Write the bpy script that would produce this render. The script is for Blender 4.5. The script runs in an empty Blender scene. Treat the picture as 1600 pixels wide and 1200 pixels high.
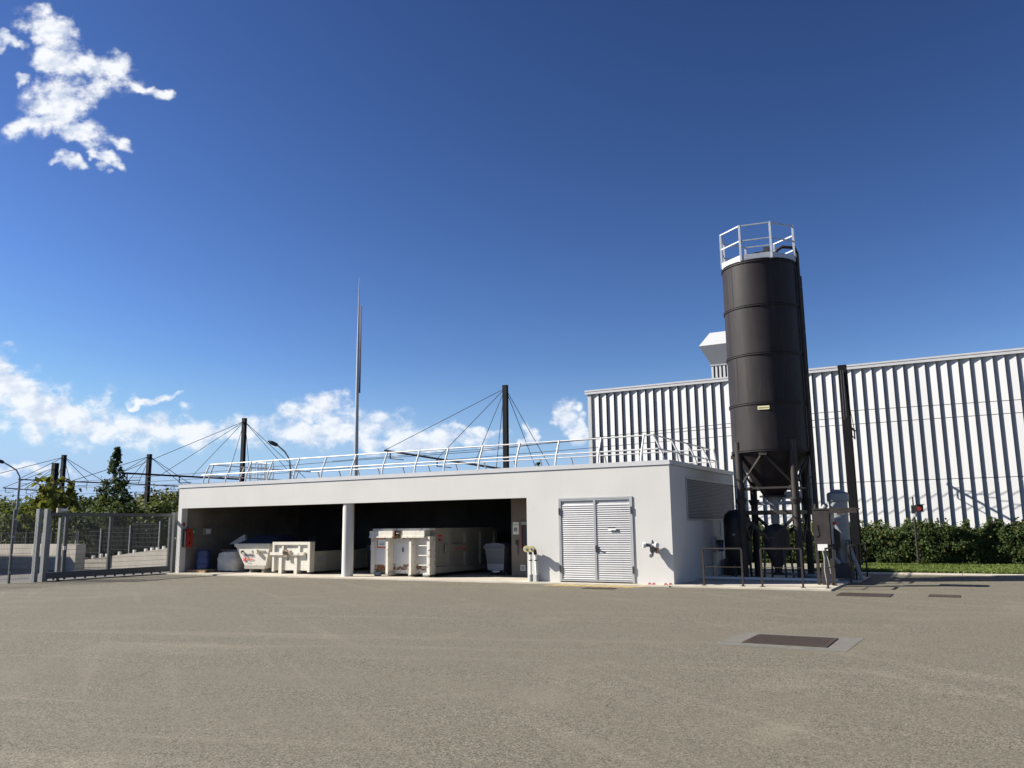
import bpy, math, random
import numpy as np
from mathutils import Vector, Matrix

S = bpy.context.scene
COL = S.collection
random.seed(7)

# ------------------------------------------------------------------ camera
F_PX = 1296.0
PITCH, ROLL, YAW = math.radians(9.74), math.radians(-0.712), math.radians(29.4)
CAM_H = 2.0
fw = Vector((-math.sin(YAW) * math.cos(PITCH), math.cos(YAW) * math.cos(PITCH), math.sin(PITCH)))
rt = Vector((math.cos(YAW), math.sin(YAW), 0))
up = rt.cross(fw)
R2 = rt * math.cos(ROLL) + up * math.sin(ROLL)
U2 = -rt * math.sin(ROLL) + up * math.cos(ROLL)
cam = bpy.data.cameras.new('camera')
cam.sensor_width = 36.0
cam.lens = F_PX / 1600 * 36
cam.clip_end = 5000
cam.clip_start = 0.1
co = bpy.data.objects.new('camera', cam)
COL.objects.link(co)
m = Matrix((R2, U2, -fw)).transposed().to_4x4()
m.translation = Vector((0, 0, CAM_H))
co.matrix_world = m
S.camera = co

# ------------------------------------------------------------------ light
SUN_TRAVEL = Vector((1.4, 0.6, -1.0))
to_sun = -SUN_TRAVEL.normalized()
S.view_settings.view_transform = 'Standard'
S.view_settings.look = 'None'
S.view_settings.gamma = 1
S.view_settings.use_curve_mapping = False
S.view_settings.exposure = 1.05
S.cycles.use_denoising = True
S.cycles.max_bounces = 6
S.cycles.diffuse_bounces = 3
S.cycles.caustics_reflective = False
S.cycles.caustics_refractive = False

sun = bpy.data.lights.new('sun', 'SUN')
sun.energy = 5.0
sun.angle = math.radians(0.53)
sun.color = (1.0, 0.945, 0.86)
so = bpy.data.objects.new('sun', sun)
COL.objects.link(so)
so.rotation_euler = SUN_TRAVEL.to_track_quat('-Z', 'Y').to_euler()
so.location = (-40, -20, 60)


class NT:
    """small helper to write node trees"""
    def __init__(self, tree):
        self.t = tree
        self.n = tree.nodes
        self.l = tree.links

    def new(self, kind, **kw):
        nd = self.n.new(kind)
        for k, v in kw.items():
            setattr(nd, k, v)
        return nd

    def link(self, a, b):
        self.l.new(a, b)

    def put(self, sock, v):
        if isinstance(v, bpy.types.NodeSocket):
            self.link(v, sock)
        else:
            sock.default_value = v

    def math(self, op, a, b=None, c=None, clamp=False):
        nd = self.new('ShaderNodeMath', operation=op)
        nd.use_clamp = clamp
        self.put(nd.inputs[0], a)
        if b is not None:
            self.put(nd.inputs[1], b)
        if c is not None:
            self.put(nd.inputs[2], c)
        return nd.outputs[0]

    def mix(self, f, a, b, mode='MIX'):
        nd = self.new('ShaderNodeMix', data_type='RGBA', blend_type=mode)
        self.put(nd.inputs[0], f)
        self.put(nd.inputs[6], a)
        self.put(nd.inputs[7], b)
        return nd.outputs[2]

    def maprange(self, v, a, b, c=0.0, d=1.0, smooth=False):
        nd = self.new('ShaderNodeMapRange')
        if smooth:
            nd.interpolation_type = 'SMOOTHSTEP'
        self.put(nd.inputs[0], v)
        for i, x in enumerate((a, b, c, d)):
            nd.inputs[1 + i].default_value = x
        return nd.outputs[0]

    def noise(self, vec, scale, detail=4, rough=0.55, dist=0.0):
        nd = self.new('ShaderNodeTexNoise')
        self.link(vec, nd.inputs['Vector'])
        nd.inputs['Scale'].default_value = scale
        nd.inputs['Detail'].default_value = detail
        nd.inputs['Roughness'].default_value = rough
        nd.inputs['Distortion'].default_value = dist
        return nd.outputs[0]

    def voronoi(self, vec, scale, feature='F1', out=0):
        nd = self.new('ShaderNodeTexVoronoi', feature=feature)
        self.link(vec, nd.inputs['Vector'])
        nd.inputs['Scale'].default_value = scale
        return nd.outputs[out]

    def scaled(self, vec, s):
        nd = self.new('ShaderNodeMapping')
        self.link(vec, nd.inputs[0])
        nd.inputs['Scale'].default_value = s
        return nd.outputs[0]


def c4(c):
    return (c[0], c[1], c[2], 1.0)


# ------------------------------------------------------------------ sky
W = bpy.data.worlds.new('World')
S.world = W
W.use_nodes = True
wt = NT(W.node_tree)
for nd in list(wt.n):
    wt.n.remove(nd)
out = wt.new('ShaderNodeOutputWorld')
sky = wt.new('ShaderNodeTexSky', sky_type='NISHITA')
sky.sun_disc = False
sky.sun_elevation = math.asin(to_sun.z)
sky.sun_rotation = math.atan2(to_sun.x, to_sun.y)
sky.altitude = 200
sky.air_density = 1.0
sky.dust_density = 0.25
sky.ozone_density = 2.6
bg = wt.new('ShaderNodeBackground')
tc0 = wt.new('ShaderNodeTexCoord')
sc_ = wt.new('ShaderNodeVectorMath', operation='SCALE')
wt.link(sky.outputs[0], sc_.inputs[0])
sc_.inputs['Scale'].default_value = 0.555
gm = wt.new('ShaderNodeGamma')
wt.link(sc_.outputs[0], gm.inputs[0])
gm.inputs[1].default_value = 1.68
lim = wt.new('ShaderNodeVectorMath', operation='SCALE')   # keeps the glow round the sun natural
wt.link(sky.outputs[0], lim.inputs[0])
lim.inputs['Scale'].default_value = 1.25
mn_ = wt.new('ShaderNodeVectorMath', operation='MINIMUM')
wt.link(gm.outputs[0], mn_.inputs[0])
wt.link(lim.outputs[0], mn_.inputs[1])
skz = wt.new('ShaderNodeSeparateXYZ')
wt.link(tc0.outputs['Generated'], skz.inputs[0])
hz = wt.maprange(skz.outputs[2], 0.20, 0.0, 0.0, 0.92, True)
wt.link(wt.mix(1.0, wt.mix(hz, mn_.outputs[0], (3.4, 5.6, 8.4, 1)), (0.98, 0.925, 1.0, 1), 'MULTIPLY'), bg.inputs[0])
bg.inputs[1].default_value = 0.05
tc = wt.new('ShaderNodeTexCoord')
DIR = tc.outputs['Generated']


def wdot(v):
    nd = wt.new('ShaderNodeVectorMath', operation='DOT_PRODUCT')
    wt.link(DIR, nd.inputs[0])
    nd.inputs[1].default_value = v
    return nd.outputs['Value']


# clouds hang at fixed bearings in the sky: a tangent chart on the dome, centred on the
# north-north-west a hand above the horizon (units: radians at the centre)
SF = Vector((-math.sin(YAW) * math.cos(PITCH), math.cos(YAW) * math.cos(PITCH), math.sin(PITCH)))
SX = Vector((math.cos(YAW), math.sin(YAW), 0))
SU = SX.cross(SF)


def chart(px, py):
    d = fw + R2 * ((px - 800) / F_PX) - U2 * ((py - 600) / F_PX)
    return d.dot(SX) / d.dot(SF), d.dot(SU) / d.dot(SF)


CLOUDS = [  # centre (as measured in the photo), half axes in hundredths of a radian, tilt
    (72, 45, 4.6, 2.6, -15), (100, 95, 5.0, 3.4, -30), (165, 110, 6.0, 3.0, -22), (90, 160, 6.5, 3.6, 15), (55, 192, 4.6, 2.4, 12), (120, 195, 5.2, 2.6, -25),
    (225, 140, 3.6, 1.1, -20), (170, 212, 4.6, 1.2, -28), (165, 245, 2.8, 1.2, -30), (122, 256, 2.6, 1.0, -12), (10, 64, 2.4, 1.3, -20), (25, 128, 2.2, 1.2, 0),
    (10, 610, 8.0, 5.0, -14), (95, 650, 15., 4.2, -9), (215, 662, 15., 2.4, -7), (320, 670, 10., 1.3, -2),
    (487, 632, 5.6, 1.7, 5), (515, 668, 13., 3.0, 0), (640, 688, 14., 1.8, -2), (740, 672, 5.0, 1.0, 0),
    (888, 652, 1.6, 2.2, 25), (905, 672, 1.6, 1.6, 0), (821, 680, 1.0, 1.7, 0), (40, 733, 8.0, 1.1, 0), (240, 622, 3.4, .7, 0),
]
den = wt.math('MAXIMUM', wdot(SF), 0.08)
comb = wt.new('ShaderNodeCombineXYZ')
wt.put(comb.inputs[0], wt.math('DIVIDE', wdot(SX), den))
wt.put(comb.inputs[1], wt.math('DIVIDE', wdot(SU), den))
wn = wt.new('ShaderNodeTexNoise')
wt.link(comb.outputs[0], wn.inputs['Vector'])
wn.inputs['Scale'].default_value = 26.0
wn.inputs['Detail'].default_value = 3
wsub = wt.new('ShaderNodeVectorMath', operation='SUBTRACT')
wt.link(wn.outputs['Color'], wsub.inputs[0])
wsub.inputs[1].default_value = (0.5, 0.5, 0.5)
wmad = wt.new('ShaderNodeVectorMath', operation='MULTIPLY_ADD')
wt.link(wsub.outputs[0], wmad.inputs[0])
wmad.inputs[1].default_value = (0.085, 0.055, 0)
wt.link(comb.outputs[0], wmad.inputs[2])
CV = wmad.outputs[0]
sep = wt.new('ShaderNodeSeparateXYZ')
wt.link(DIR, sep.inputs[0])
el = sep.outputs[2]
dist = None
for (px, py, a, b, rot) in CLOUDS:
    A, E = chart(px, py)
    mp = wt.new('ShaderNodeMapping', vector_type='TEXTURE')
    wt.link(CV, mp.inputs[0])
    mp.inputs['Location'].default_value = (A, E, 0)
    mp.inputs['Rotation'].default_value = (0, 0, math.radians(rot))
    mp.inputs['Scale'].default_value = (a * 0.0112, b * 0.0106, 1)
    ln = wt.new('ShaderNodeVectorMath', operation='LENGTH')
    wt.link(mp.outputs[0], ln.inputs[0])
    dist = ln.outputs['Value'] if dist is None else wt.math('MINIMUM', dist, ln.outputs['Value'])
mask = wt.math('SUBTRACT', 1.0, dist, clamp=True)
# low scattered cloud goes on behind the viewer
backside = wt.maprange(wdot((fw.x, fw.y, 0)), 0.15, -0.25, 0, 1, True)
lowband = wt.math('MULTIPLY', wt.maprange(el, 0.035, 0.12, 0, 1, True), wt.maprange(el, 0.29, 0.16, 0, 1, True))
mask = wt.math('MAXIMUM', mask, wt.math('MULTIPLY', wt.math('MULTIPLY', backside, lowband), 0.3))
nv = wt.scaled(comb.outputs[0], (1.0, 1.35, 1.0))
n1 = wt.noise(nv, 30.0, 7, 0.62)
dens = wt.math('ADD', wt.math('MULTIPLY', mask, 1.0), wt.math('MULTIPLY', wt.math('SUBTRACT', n1, 0.5), 2.2))
gate = wt.maprange(mask, 0.0, 0.35, 0, 1, True)
dens = wt.math('MULTIPLY', wt.maprange(dens, 0.04, 0.80, 0, 1, True), gate)
dens = wt.math('MULTIPLY', dens, 0.97)
# a second look-up shifted sunwards gives the cloud its soft grey side
shv = wt.new('ShaderNodeMapping')
wt.link(nv, shv.inputs[0])
shv.inputs['Location'].default_value = (-0.012, 0.016, 0)
n3 = wt.noise(shv.outputs[0], 30.0, 2, 0.6)
shade = wt.maprange(wt.math('SUBTRACT', n1, n3), -0.14, 0.08, 0.0, 1.0)
ccol = wt.mix(shade, (0.62, 0.69, 0.82, 1), (0.93, 0.95, 0.98, 1))
lowhaze = wt.maprange(el, 0.05, 0.24, 0.0, 1.0, True)
ccol = wt.mix(lowhaze, wt.mix(0.35, ccol, (0.70, 0.80, 0.95, 1)), ccol)
bgc = wt.new('ShaderNodeBackground')
wt.link(ccol, bgc.inputs[0])
bgc.inputs[1].default_value = 0.51
ms = wt.new('ShaderNodeMixShader')
wt.put(ms.inputs[0], dens)
wt.link(bg.outputs[0], ms.inputs[1])
wt.link(bgc.outputs[0], ms.inputs[2])
wt.link(ms.outputs[0], out.inputs[0])
W.cycles.sampling_method = 'NONE'   # the sky is smooth; the sun is a lamp

# ------------------------------------------------------------------ materials
MATS = {}


def base_mat(name, rough=0.6, metal=0.0, spec=0.5):
    mt = bpy.data.materials.new(name)
    mt.use_nodes = True
    t = NT(mt.node_tree)
    b = t.n['Principled BSDF']
    b.inputs['Roughness'].default_value = rough
    b.inputs['Metallic'].default_value = metal
    b.inputs['Specular IOR Level'].default_value = spec
    geo = t.new('ShaderNodeNewGeometry')
    MATS[name] = mt
    return mt, t, b, geo.outputs['Position']


def add_bump(t, b, h, strength, dist):
    bp = t.new('ShaderNodeBump')
    bp.inputs['Strength'].default_value = strength
    bp.inputs['Distance'].default_value = dist
    t.link(h, bp.inputs['Height'])
    t.link(bp.outputs[0], b.inputs['Normal'])


def plain(name, col, rough=0.6, metal=0.0, var=0.15, scale=1.6, bump=0.0, spec=0.5, streak=0.0, streak_col=None, rvar=0.1):
    """paint/metal/plaster with slow colour drift, faint vertical streaks and uneven gloss"""
    mt, t, b, pos = base_mat(name, rough, metal, spec)
    n = t.noise(pos, scale, 5, 0.6)
    f = t.maprange(n, 0.3, 0.7, 0, 1)
    c = t.mix(f, c4([x * (1 - var) for x in col]), c4([min(1, x * (1 + var)) for x in col]))
    if streak:
        sn = t.noise(t.scaled(pos, (5, 5, 0.35)), 1.0, 5, 0.65)
        sf = t.math('MULTIPLY', t.maprange(sn, 0.52, 0.75, 0, 1), streak)
        c = t.mix(sf, c, c4(streak_col or [x * 0.5 for x in col]))
    t.link(c, b.inputs['Base Color'])
    fine = t.noise(pos, 24, 3, 0.6)
    t.link(t.math('ADD', t.math('MULTIPLY', fine, rvar * 2), rough - rvar), b.inputs['Roughness'])
    if bump:
        add_bump(t, b, fine, bump, 0.01)
    return mt


def worn_paint(name, col, rust_amt=0.62, rough=0.5, dirt=0.25, low_rust=None):
    """chipped paint: rust shows through in blotches, grime runs down"""
    mt, t, b, pos = base_mat(name, rough)
    n = t.noise(pos, 1.3, 5, 0.6)
    c = t.mix(t.maprange(n, 0.3, 0.7, 0, 1), c4([x * 0.86 for x in col]), c4(col))
    sn = t.noise(t.scaled(pos, (7, 7, 0.6)), 1.0, 5, 0.7)
    c = t.mix(t.math('MULTIPLY', t.maprange(sn, 0.5, 0.72, 0, 1), dirt), c, (0.30, 0.25, 0.18, 1))
    ch = t.noise(pos, 6.0, 8, 0.72, 0.4)
    rm = t.maprange(ch, rust_amt, rust_amt + 0.035, 0, 1)
    if low_rust is not None:
        sx = t.new('ShaderNodeSeparateXYZ')
        t.link(pos, sx.inputs[0])
        lm = t.maprange(t.math('ADD', sx.outputs[2], t.math('MULTIPLY', t.noise(pos, 3.0, 5, .7), -0.35)), low_rust, low_rust + 0.08, 1, 0)
        rm = t.math('MAXIMUM', rm, t.math('MULTIPLY', lm, t.maprange(t.noise(pos, 5, 6, .7), 0.40, 0.5, 0, 1)))
    rn = t.noise(pos, 14, 4)
    rc = t.mix(rn, (0.06, 0.028, 0.015, 1), (0.30, 0.12, 0.04, 1))
    c = t.mix(rm, c, rc)
    t.link(c, b.inputs['Base Color'])
    t.link(t.math('ADD', t.math('MULTIPLY', rm, 0.4), rough), b.inputs['Roughness'])
    add_bump(t, b, ch, 0.15, 0.01)
    return mt


def asphalt(name, lo, hi, light=(0.45, 0.41, 0.34)):
    mt, t, b, pos = base_mat(name, 0.92, 0, 0.25)
    agg = t.voronoi(pos, 75.0, 'F1', 1)
    sp = t.new('ShaderNodeSeparateColor')
    t.link(agg, sp.inputs[0])
    g1 = t.noise(pos, 42, 5, 0.75)
    g2 = t.noise(pos, 9, 4, 0.6)
    grain = t.math('ADD', t.math('MULTIPLY', sp.outputs[0], 0.42), t.math('ADD', t.math('MULTIPLY', g1, 0.42), t.math('MULTIPLY', g2, 0.16)))
    c = t.mix(t.maprange(grain, 0.34, 0.66, 0, 1), c4(lo), c4(hi))
    # pale stones
    c = t.mix(t.math('MULTIPLY', t.maprange(sp.outputs[1], 0.86, 0.95, 0, 1), 0.55), c, c4(light))
    # broad tyre-worn lanes and old patches
    lane = t.noise(t.scaled(pos, (0.10, 0.45, 1)), 1.0, 5, 0.6, 0.6)
    c = t.mix(t.maprange(lane, 0.38, 0.62, 0.0, 0.5), c, c4([x * 0.68 for x in hi]))
    patch = t.noise(pos, 0.35, 6, 0.65, 0.8)
    c = t.mix(t.maprange(patch, 0.54, 0.72, 0.0, 0.20), c, c4([min(1, x * 1.45) for x in hi]))
    # long scuffs where lorries swing round, in two directions
    for rot, sx_, sy_, amt in ((0.62, 0.09, 1.9, 0.30), (-0.28, 0.07, 1.3, 0.34)):
        mp = t.new('ShaderNodeMapping')
        t.link(pos, mp.inputs[0])
        mp.inputs['Rotation'].default_value = (0, 0, rot)
        mp2 = t.scaled(mp.outputs[0], (sx_, sy_, 1))
        tr = t.noise(mp2, 1.0, 4, 0.62, 0.35)
        c = t.mix(t.maprange(tr, 0.54, 0.66, 0.0, amt), c, c4([x * 0.62 for x in hi]))
        c = t.mix(t.maprange(tr, 0.43, 0.30, 0.0, amt * 0.5), c, c4([min(1, x * 1.4) for x in hi]))
    st = t.noise(pos, 1.1, 6, 0.7, 1.2)
    c = t.mix(t.maprange(st, 0.66, 0.78, 0.0, 0.5), c, c4([x * 0.4 for x in lo]))
    rs = t.noise(t.scaled(pos, (0.5, 1.4, 1)), 0.8, 5, 0.7, 0.5)
    c = t.mix(t.maprange(rs, 0.64, 0.8, 0.0, 0.35), c, (0.24, 0.16, 0.085, 1))
    # hairline cracks
    wv = t.new('ShaderNodeVectorMath', operation='ADD')
    dn = t.new('ShaderNodeTexNoise')
    t.link(pos, dn.inputs['Vector'])
    dn.inputs['Scale'].default_value = 0.9
    dn.inputs['Detail'].default_value = 5
    t.link(pos, wv.inputs[0])
    t.link(dn.outputs['Color'], wv.inputs[1])
    cr = t.voronoi(wv.outputs[0], 0.22, 'DISTANCE_TO_EDGE', 0)
    crm = t.math('MULTIPLY', t.maprange(cr, 0.0, 0.0035, 1, 0), t.maprange(t.noise(pos, 0.4, 3), 0.54, 0.64, 0, 0.5))
    c = t.mix(crm, c, c4([x * 0.3 for x in lo]))
    t.link(c, b.inputs['Base Color'])
    add_bump(t, b, grain, 0.6, 0.012)
    return mt


asphalt('asphalt', (0.050, 0.045, 0.033), (0.218, 0.196, 0.146), (0.36, 0.33, 0.26))
plain('patch_concrete', (0.185, 0.18, 0.165), 0.9, var=0.14, scale=3, bump=0.2)
plain('surround_concrete', (0.138, 0.130, 0.110), 0.9, var=0.22, scale=5, bump=0.3)
plain('street_asphalt', (0.10, 0.095, 0.088), 0.95, var=0.2, scale=0.8, bump=0.2)
plain('ground_earth', (0.20, 0.19, 0.14), 0.95, var=0.35, scale=0.4)
plain('slab', (0.45, 0.41, 0.33), 0.9, var=0.16, scale=1.2, bump=0.12, streak=0.0)
plain('slab_interior', (0.30, 0.275, 0.23), 0.9, var=0.3, scale=1.0, bump=0.12)
plain('render_white', (0.56, 0.55, 0.52), 0.92, var=0.05, scale=0.45, bump=0.08, spec=0.2, streak=0.2, streak_col=(0.50, 0.48, 0.44))
plain('interior_concrete', (0.20, 0.175, 0.15), 0.95, var=0.28, scale=0.8, bump=0.1, spec=0.1, streak=0.3)
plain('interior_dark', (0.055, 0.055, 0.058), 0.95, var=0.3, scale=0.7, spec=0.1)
plain('coping_grey', (0.50, 0.50, 0.50), 0.45, 0.0, var=0.06)
plain('galvanised', (0.40, 0.42, 0.44), 0.45, 0.4, var=0.14, scale=7)
plain('hydrant_grey', (0.15, 0.155, 0.16), 0.55, 0.1, var=0.2, scale=9)
plain('galvanised_dull', (0.27, 0.285, 0.295), 0.6, 0.2, var=0.18, scale=5)
plain('galv_bright', (0.50, 0.50, 0.49), 0.5, 0.15, var=0.10, scale=6)
plain('door_paint', (0.42, 0.42, 0.42), 0.42, 0.25, var=0.07, scale=2.0, streak=0.18, streak_col=(0.36, 0.33, 0.28))
plain('louvre_grey', (0.32, 0.325, 0.335), 0.5, 0.2, var=0.08)
plain('panel_white', (0.50, 0.50, 0.495), 0.5, 0.0, var=0.025, scale=0.4, streak=0.25, streak_col=(0.36, 0.36, 0.35))
_mt = MATS['panel_white']
_t = NT(_mt.node_tree)
_b = _t.n['Principled BSDF']
_src = _b.inputs['Base Color'].links[0].from_socket
_oi = _t.new('ShaderNodeObjectInfo')
_t.link(_t.mix(_t.math('MULTIPLY', _oi.outputs['Random'], 0.55), _src, (0.405, 0.41, 0.415, 1)), _b.inputs['Base Color'])
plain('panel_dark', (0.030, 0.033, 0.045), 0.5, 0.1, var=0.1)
plain('silo_brown', (0.0225, 0.019, 0.0205), 0.55, 0.0, var=0.18, scale=0.9, streak=0.75, streak_col=(0.046, 0.036, 0.031), rvar=0.08, spec=0.18)
plain('steel_brown', (0.034, 0.029, 0.027), 0.6, 0.0, spec=0.25, var=0.2, scale=3, streak=0.2, streak_col=(0.16, 0.10, 0.06))
plain('black_steel', (0.014, 0.014, 0.016), 0.5, 0.0, var=0.2, scale=3)
plain('mast_black', (0.008, 0.008, 0.0095), 0.65, 0.0, spec=0.12, var=0.2, scale=3)
plain('cable_black', (0.02, 0.02, 0.022), 0.6)
plain('filter_grey', (0.20, 0.213, 0.225), 0.5, 0.1, var=0.1, scale=3, streak=0.35, streak_col=(0.17, 0.16, 0.15))
plain('dark_grey', (0.028, 0.028, 0.030), 0.6, 0.0, var=0.2)
plain('gate_grey', (0.085, 0.09, 0.093), 0.55, 0.15, var=0.12, scale=4)
plain('gate_pale', (0.19, 0.20, 0.195), 0.6, 0.1, var=0.12, scale=4)
plain('wire_grey', (0.075, 0.08, 0.08), 0.6, 0.0, spec=0.2)
plain('cast_iron', (0.062, 0.044, 0.034), 0.75, 0.1, var=0.35, scale=6)
plain('ramp_concrete', (0.39, 0.355, 0.30), 0.95, var=0.13, scale=1.2, bump=0.15, streak=0.28, streak_col=(0.36, 0.32, 0.26))
plain('white_plastic', (0.66, 0.66, 0.63), 0.5, var=0.05)
plain('blue_plastic', (0.020, 0.045, 0.15), 0.45, var=0.15)
plain('navy_tarp', (0.02, 0.03, 0.07), 0.7, var=0.3)
plain('black_tarp', (0.02, 0.02, 0.022), 0.75, var=0.4, scale=4, bump=0.5)
plain('bag_white', (0.50, 0.49, 0.46), 0.9, var=0.15, scale=5, bump=0.5)
plain('bin_grey', (0.11, 0.12, 0.145), 0.45, var=0.08)
plain('bin_pale', (0.28, 0.29, 0.32), 0.45, var=0.08)
plain('bin_dark', (0.035, 0.036, 0.04), 0.5, var=0.1)
plain('rubber', (0.025, 0.025, 0.025), 0.8)
plain('red_scrap', (0.22, 0.03, 0.022), 0.5, var=0.2)
plain('red_lens', (0.20, 0.015, 0.010), 0.25, var=0.1)
plain('red_paint', (0.36, 0.030, 0.018), 0.45, var=0.1)
plain('red_print', (0.70, 0.035, 0.045), 0.6, var=0.05)
plain('orange_frame', (0.60, 0.13, 0.06), 0.6, var=0.1)
plain('navy_print', (0.045, 0.04, 0.10), 0.6, var=0.05)
plain('grey_print', (0.25, 0.25, 0.27), 0.6, var=0.05)
plain('green_sign', (0.02, 0.25, 0.09), 0.5, var=0.08)
plain('sign_white', (0.72, 0.72, 0.68), 0.5, var=0.05)
plain('sign_cream', (0.78, 0.72, 0.42), 0.5, var=0.06)
plain('print_brown', (0.34, 0.26, 0.12), 0.6, var=0.1)
plain('yellow_paint', (0.66, 0.47, 0.14), 0.8, var=0.25, scale=6)
plain('brass', (0.62, 0.52, 0.24), 0.35, 0.35, var=0.15)
plain('wood', (0.35, 0.24, 0.13), 0.85, var=0.25, scale=5)
plain('bark', (0.12, 0.095, 0.07), 0.95, var=0.3, scale=6, bump=0.5)
plain('terracotta', (0.42, 0.13, 0.05), 0.8, var=0.2)
plain('car_silver', (0.50, 0.55, 0.62), 0.3, 0.5, var=0.04)
plain('glass_dark', (0.02, 0.025, 0.03), 0.08, 0.0, var=0.1)
plain('banner_maroon', (0.075, 0.035, 0.042), 0.7, var=0.15)
plain('mast_pale', (0.34, 0.35, 0.36), 0.45, 0.25, var=0.06)
plain('beige_stone', (0.48, 0.42, 0.33), 0.9, var=0.2)
worn_paint('container_white', (0.66, 0.625, 0.54), 0.635, dirt=0.25)
worn_paint('container_rusty', (0.68, 0.645, 0.56), 0.585, dirt=0.35)
worn_paint('container_panel', (0.68, 0.665, 0.645), 0.70, dirt=0.06, low_rust=0.30)
worn_paint('container_shaded', (0.33, 0.315, 0.27), 0.66, dirt=0.3)  # white container paint darkened; the shade of the sides is put into the colour
worn_paint('hook_plate', (0.30, 0.25, 0.19), 0.50, dirt=0.4)
worn_paint('skip_white', (0.64, 0.61, 0.54), 0.66, dirt=0.3)


def leaf_mat(name, a, b2, c2=None, trans=0.25):
    mt = bpy.data.materials.new(name)
    mt.use_nodes = True
    t = NT(mt.node_tree)
    bs = t.n['Principled BSDF']
    bs.inputs['Roughness'].default_value = 0.7
    bs.inputs['Specular IOR Level'].default_value = 0.12
    geo = t.new('ShaderNodeNewGeometry')
    n = t.noise(geo.outputs['Position'], 1.1, 3)
    rnd = geo.outputs['Random Per Island']
    f = t.math('ADD', t.math('MULTIPLY', rnd, 0.65), t.math('MULTIPLY', t.maprange(n, 0.35, 0.65, 0, 1), 0.35))
    c = t.mix(f, c4(a), c4(b2))
    if c2:
        c = t.mix(t.maprange(rnd, 0.9, 0.93, 0, 0.8), c, c4(c2))
    t.link(c, bs.inputs['Base Color'])
    tr = t.new('ShaderNodeBsdfTranslucent')
    t.link(t.mix(0.5, c, (0.20, 0.24, 0.03, 1)), tr.inputs[0])
    mx = t.new('ShaderNodeMixShader')
    mx.inputs[0].default_value = trans
    t.link(bs.outputs[0], mx.inputs[1])
    t.link(tr.outputs[0], mx.inputs[2])
    t.link(mx.outputs[0], t.n['Material Output'].inputs[0])
    MATS[name] = mt


leaf_mat('leaf_hedge', (0.020, 0.036, 0.012), (0.068, 0.100, 0.032), (0.14, 0.12, 0.04), 0.25)
leaf_mat('leaf_dark', (0.018, 0.036, 0.018), (0.055, 0.085, 0.035), None, 0.2)
leaf_mat('leaf_olive', (0.060, 0.072, 0.022), (0.165, 0.160, 0.055), (0.13, 0.10, 0.03), 0.25)
leaf_mat('leaf_mid', (0.036, 0.060, 0.018), (0.125, 0.150, 0.045), None, 0.25)
leaf_mat('leaf_catalpa', (0.055, 0.070, 0.016), (0.16, 0.16, 0.035), (0.22, 0.15, 0.03), 0.35)
leaf_mat('grass', (0.068, 0.105, 0.024), (0.165, 0.215, 0.058), (0.17, 0.16, 0.06), 0.3)


# ------------------------------------------------------------------ mesh helpers
ORG = {}


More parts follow.
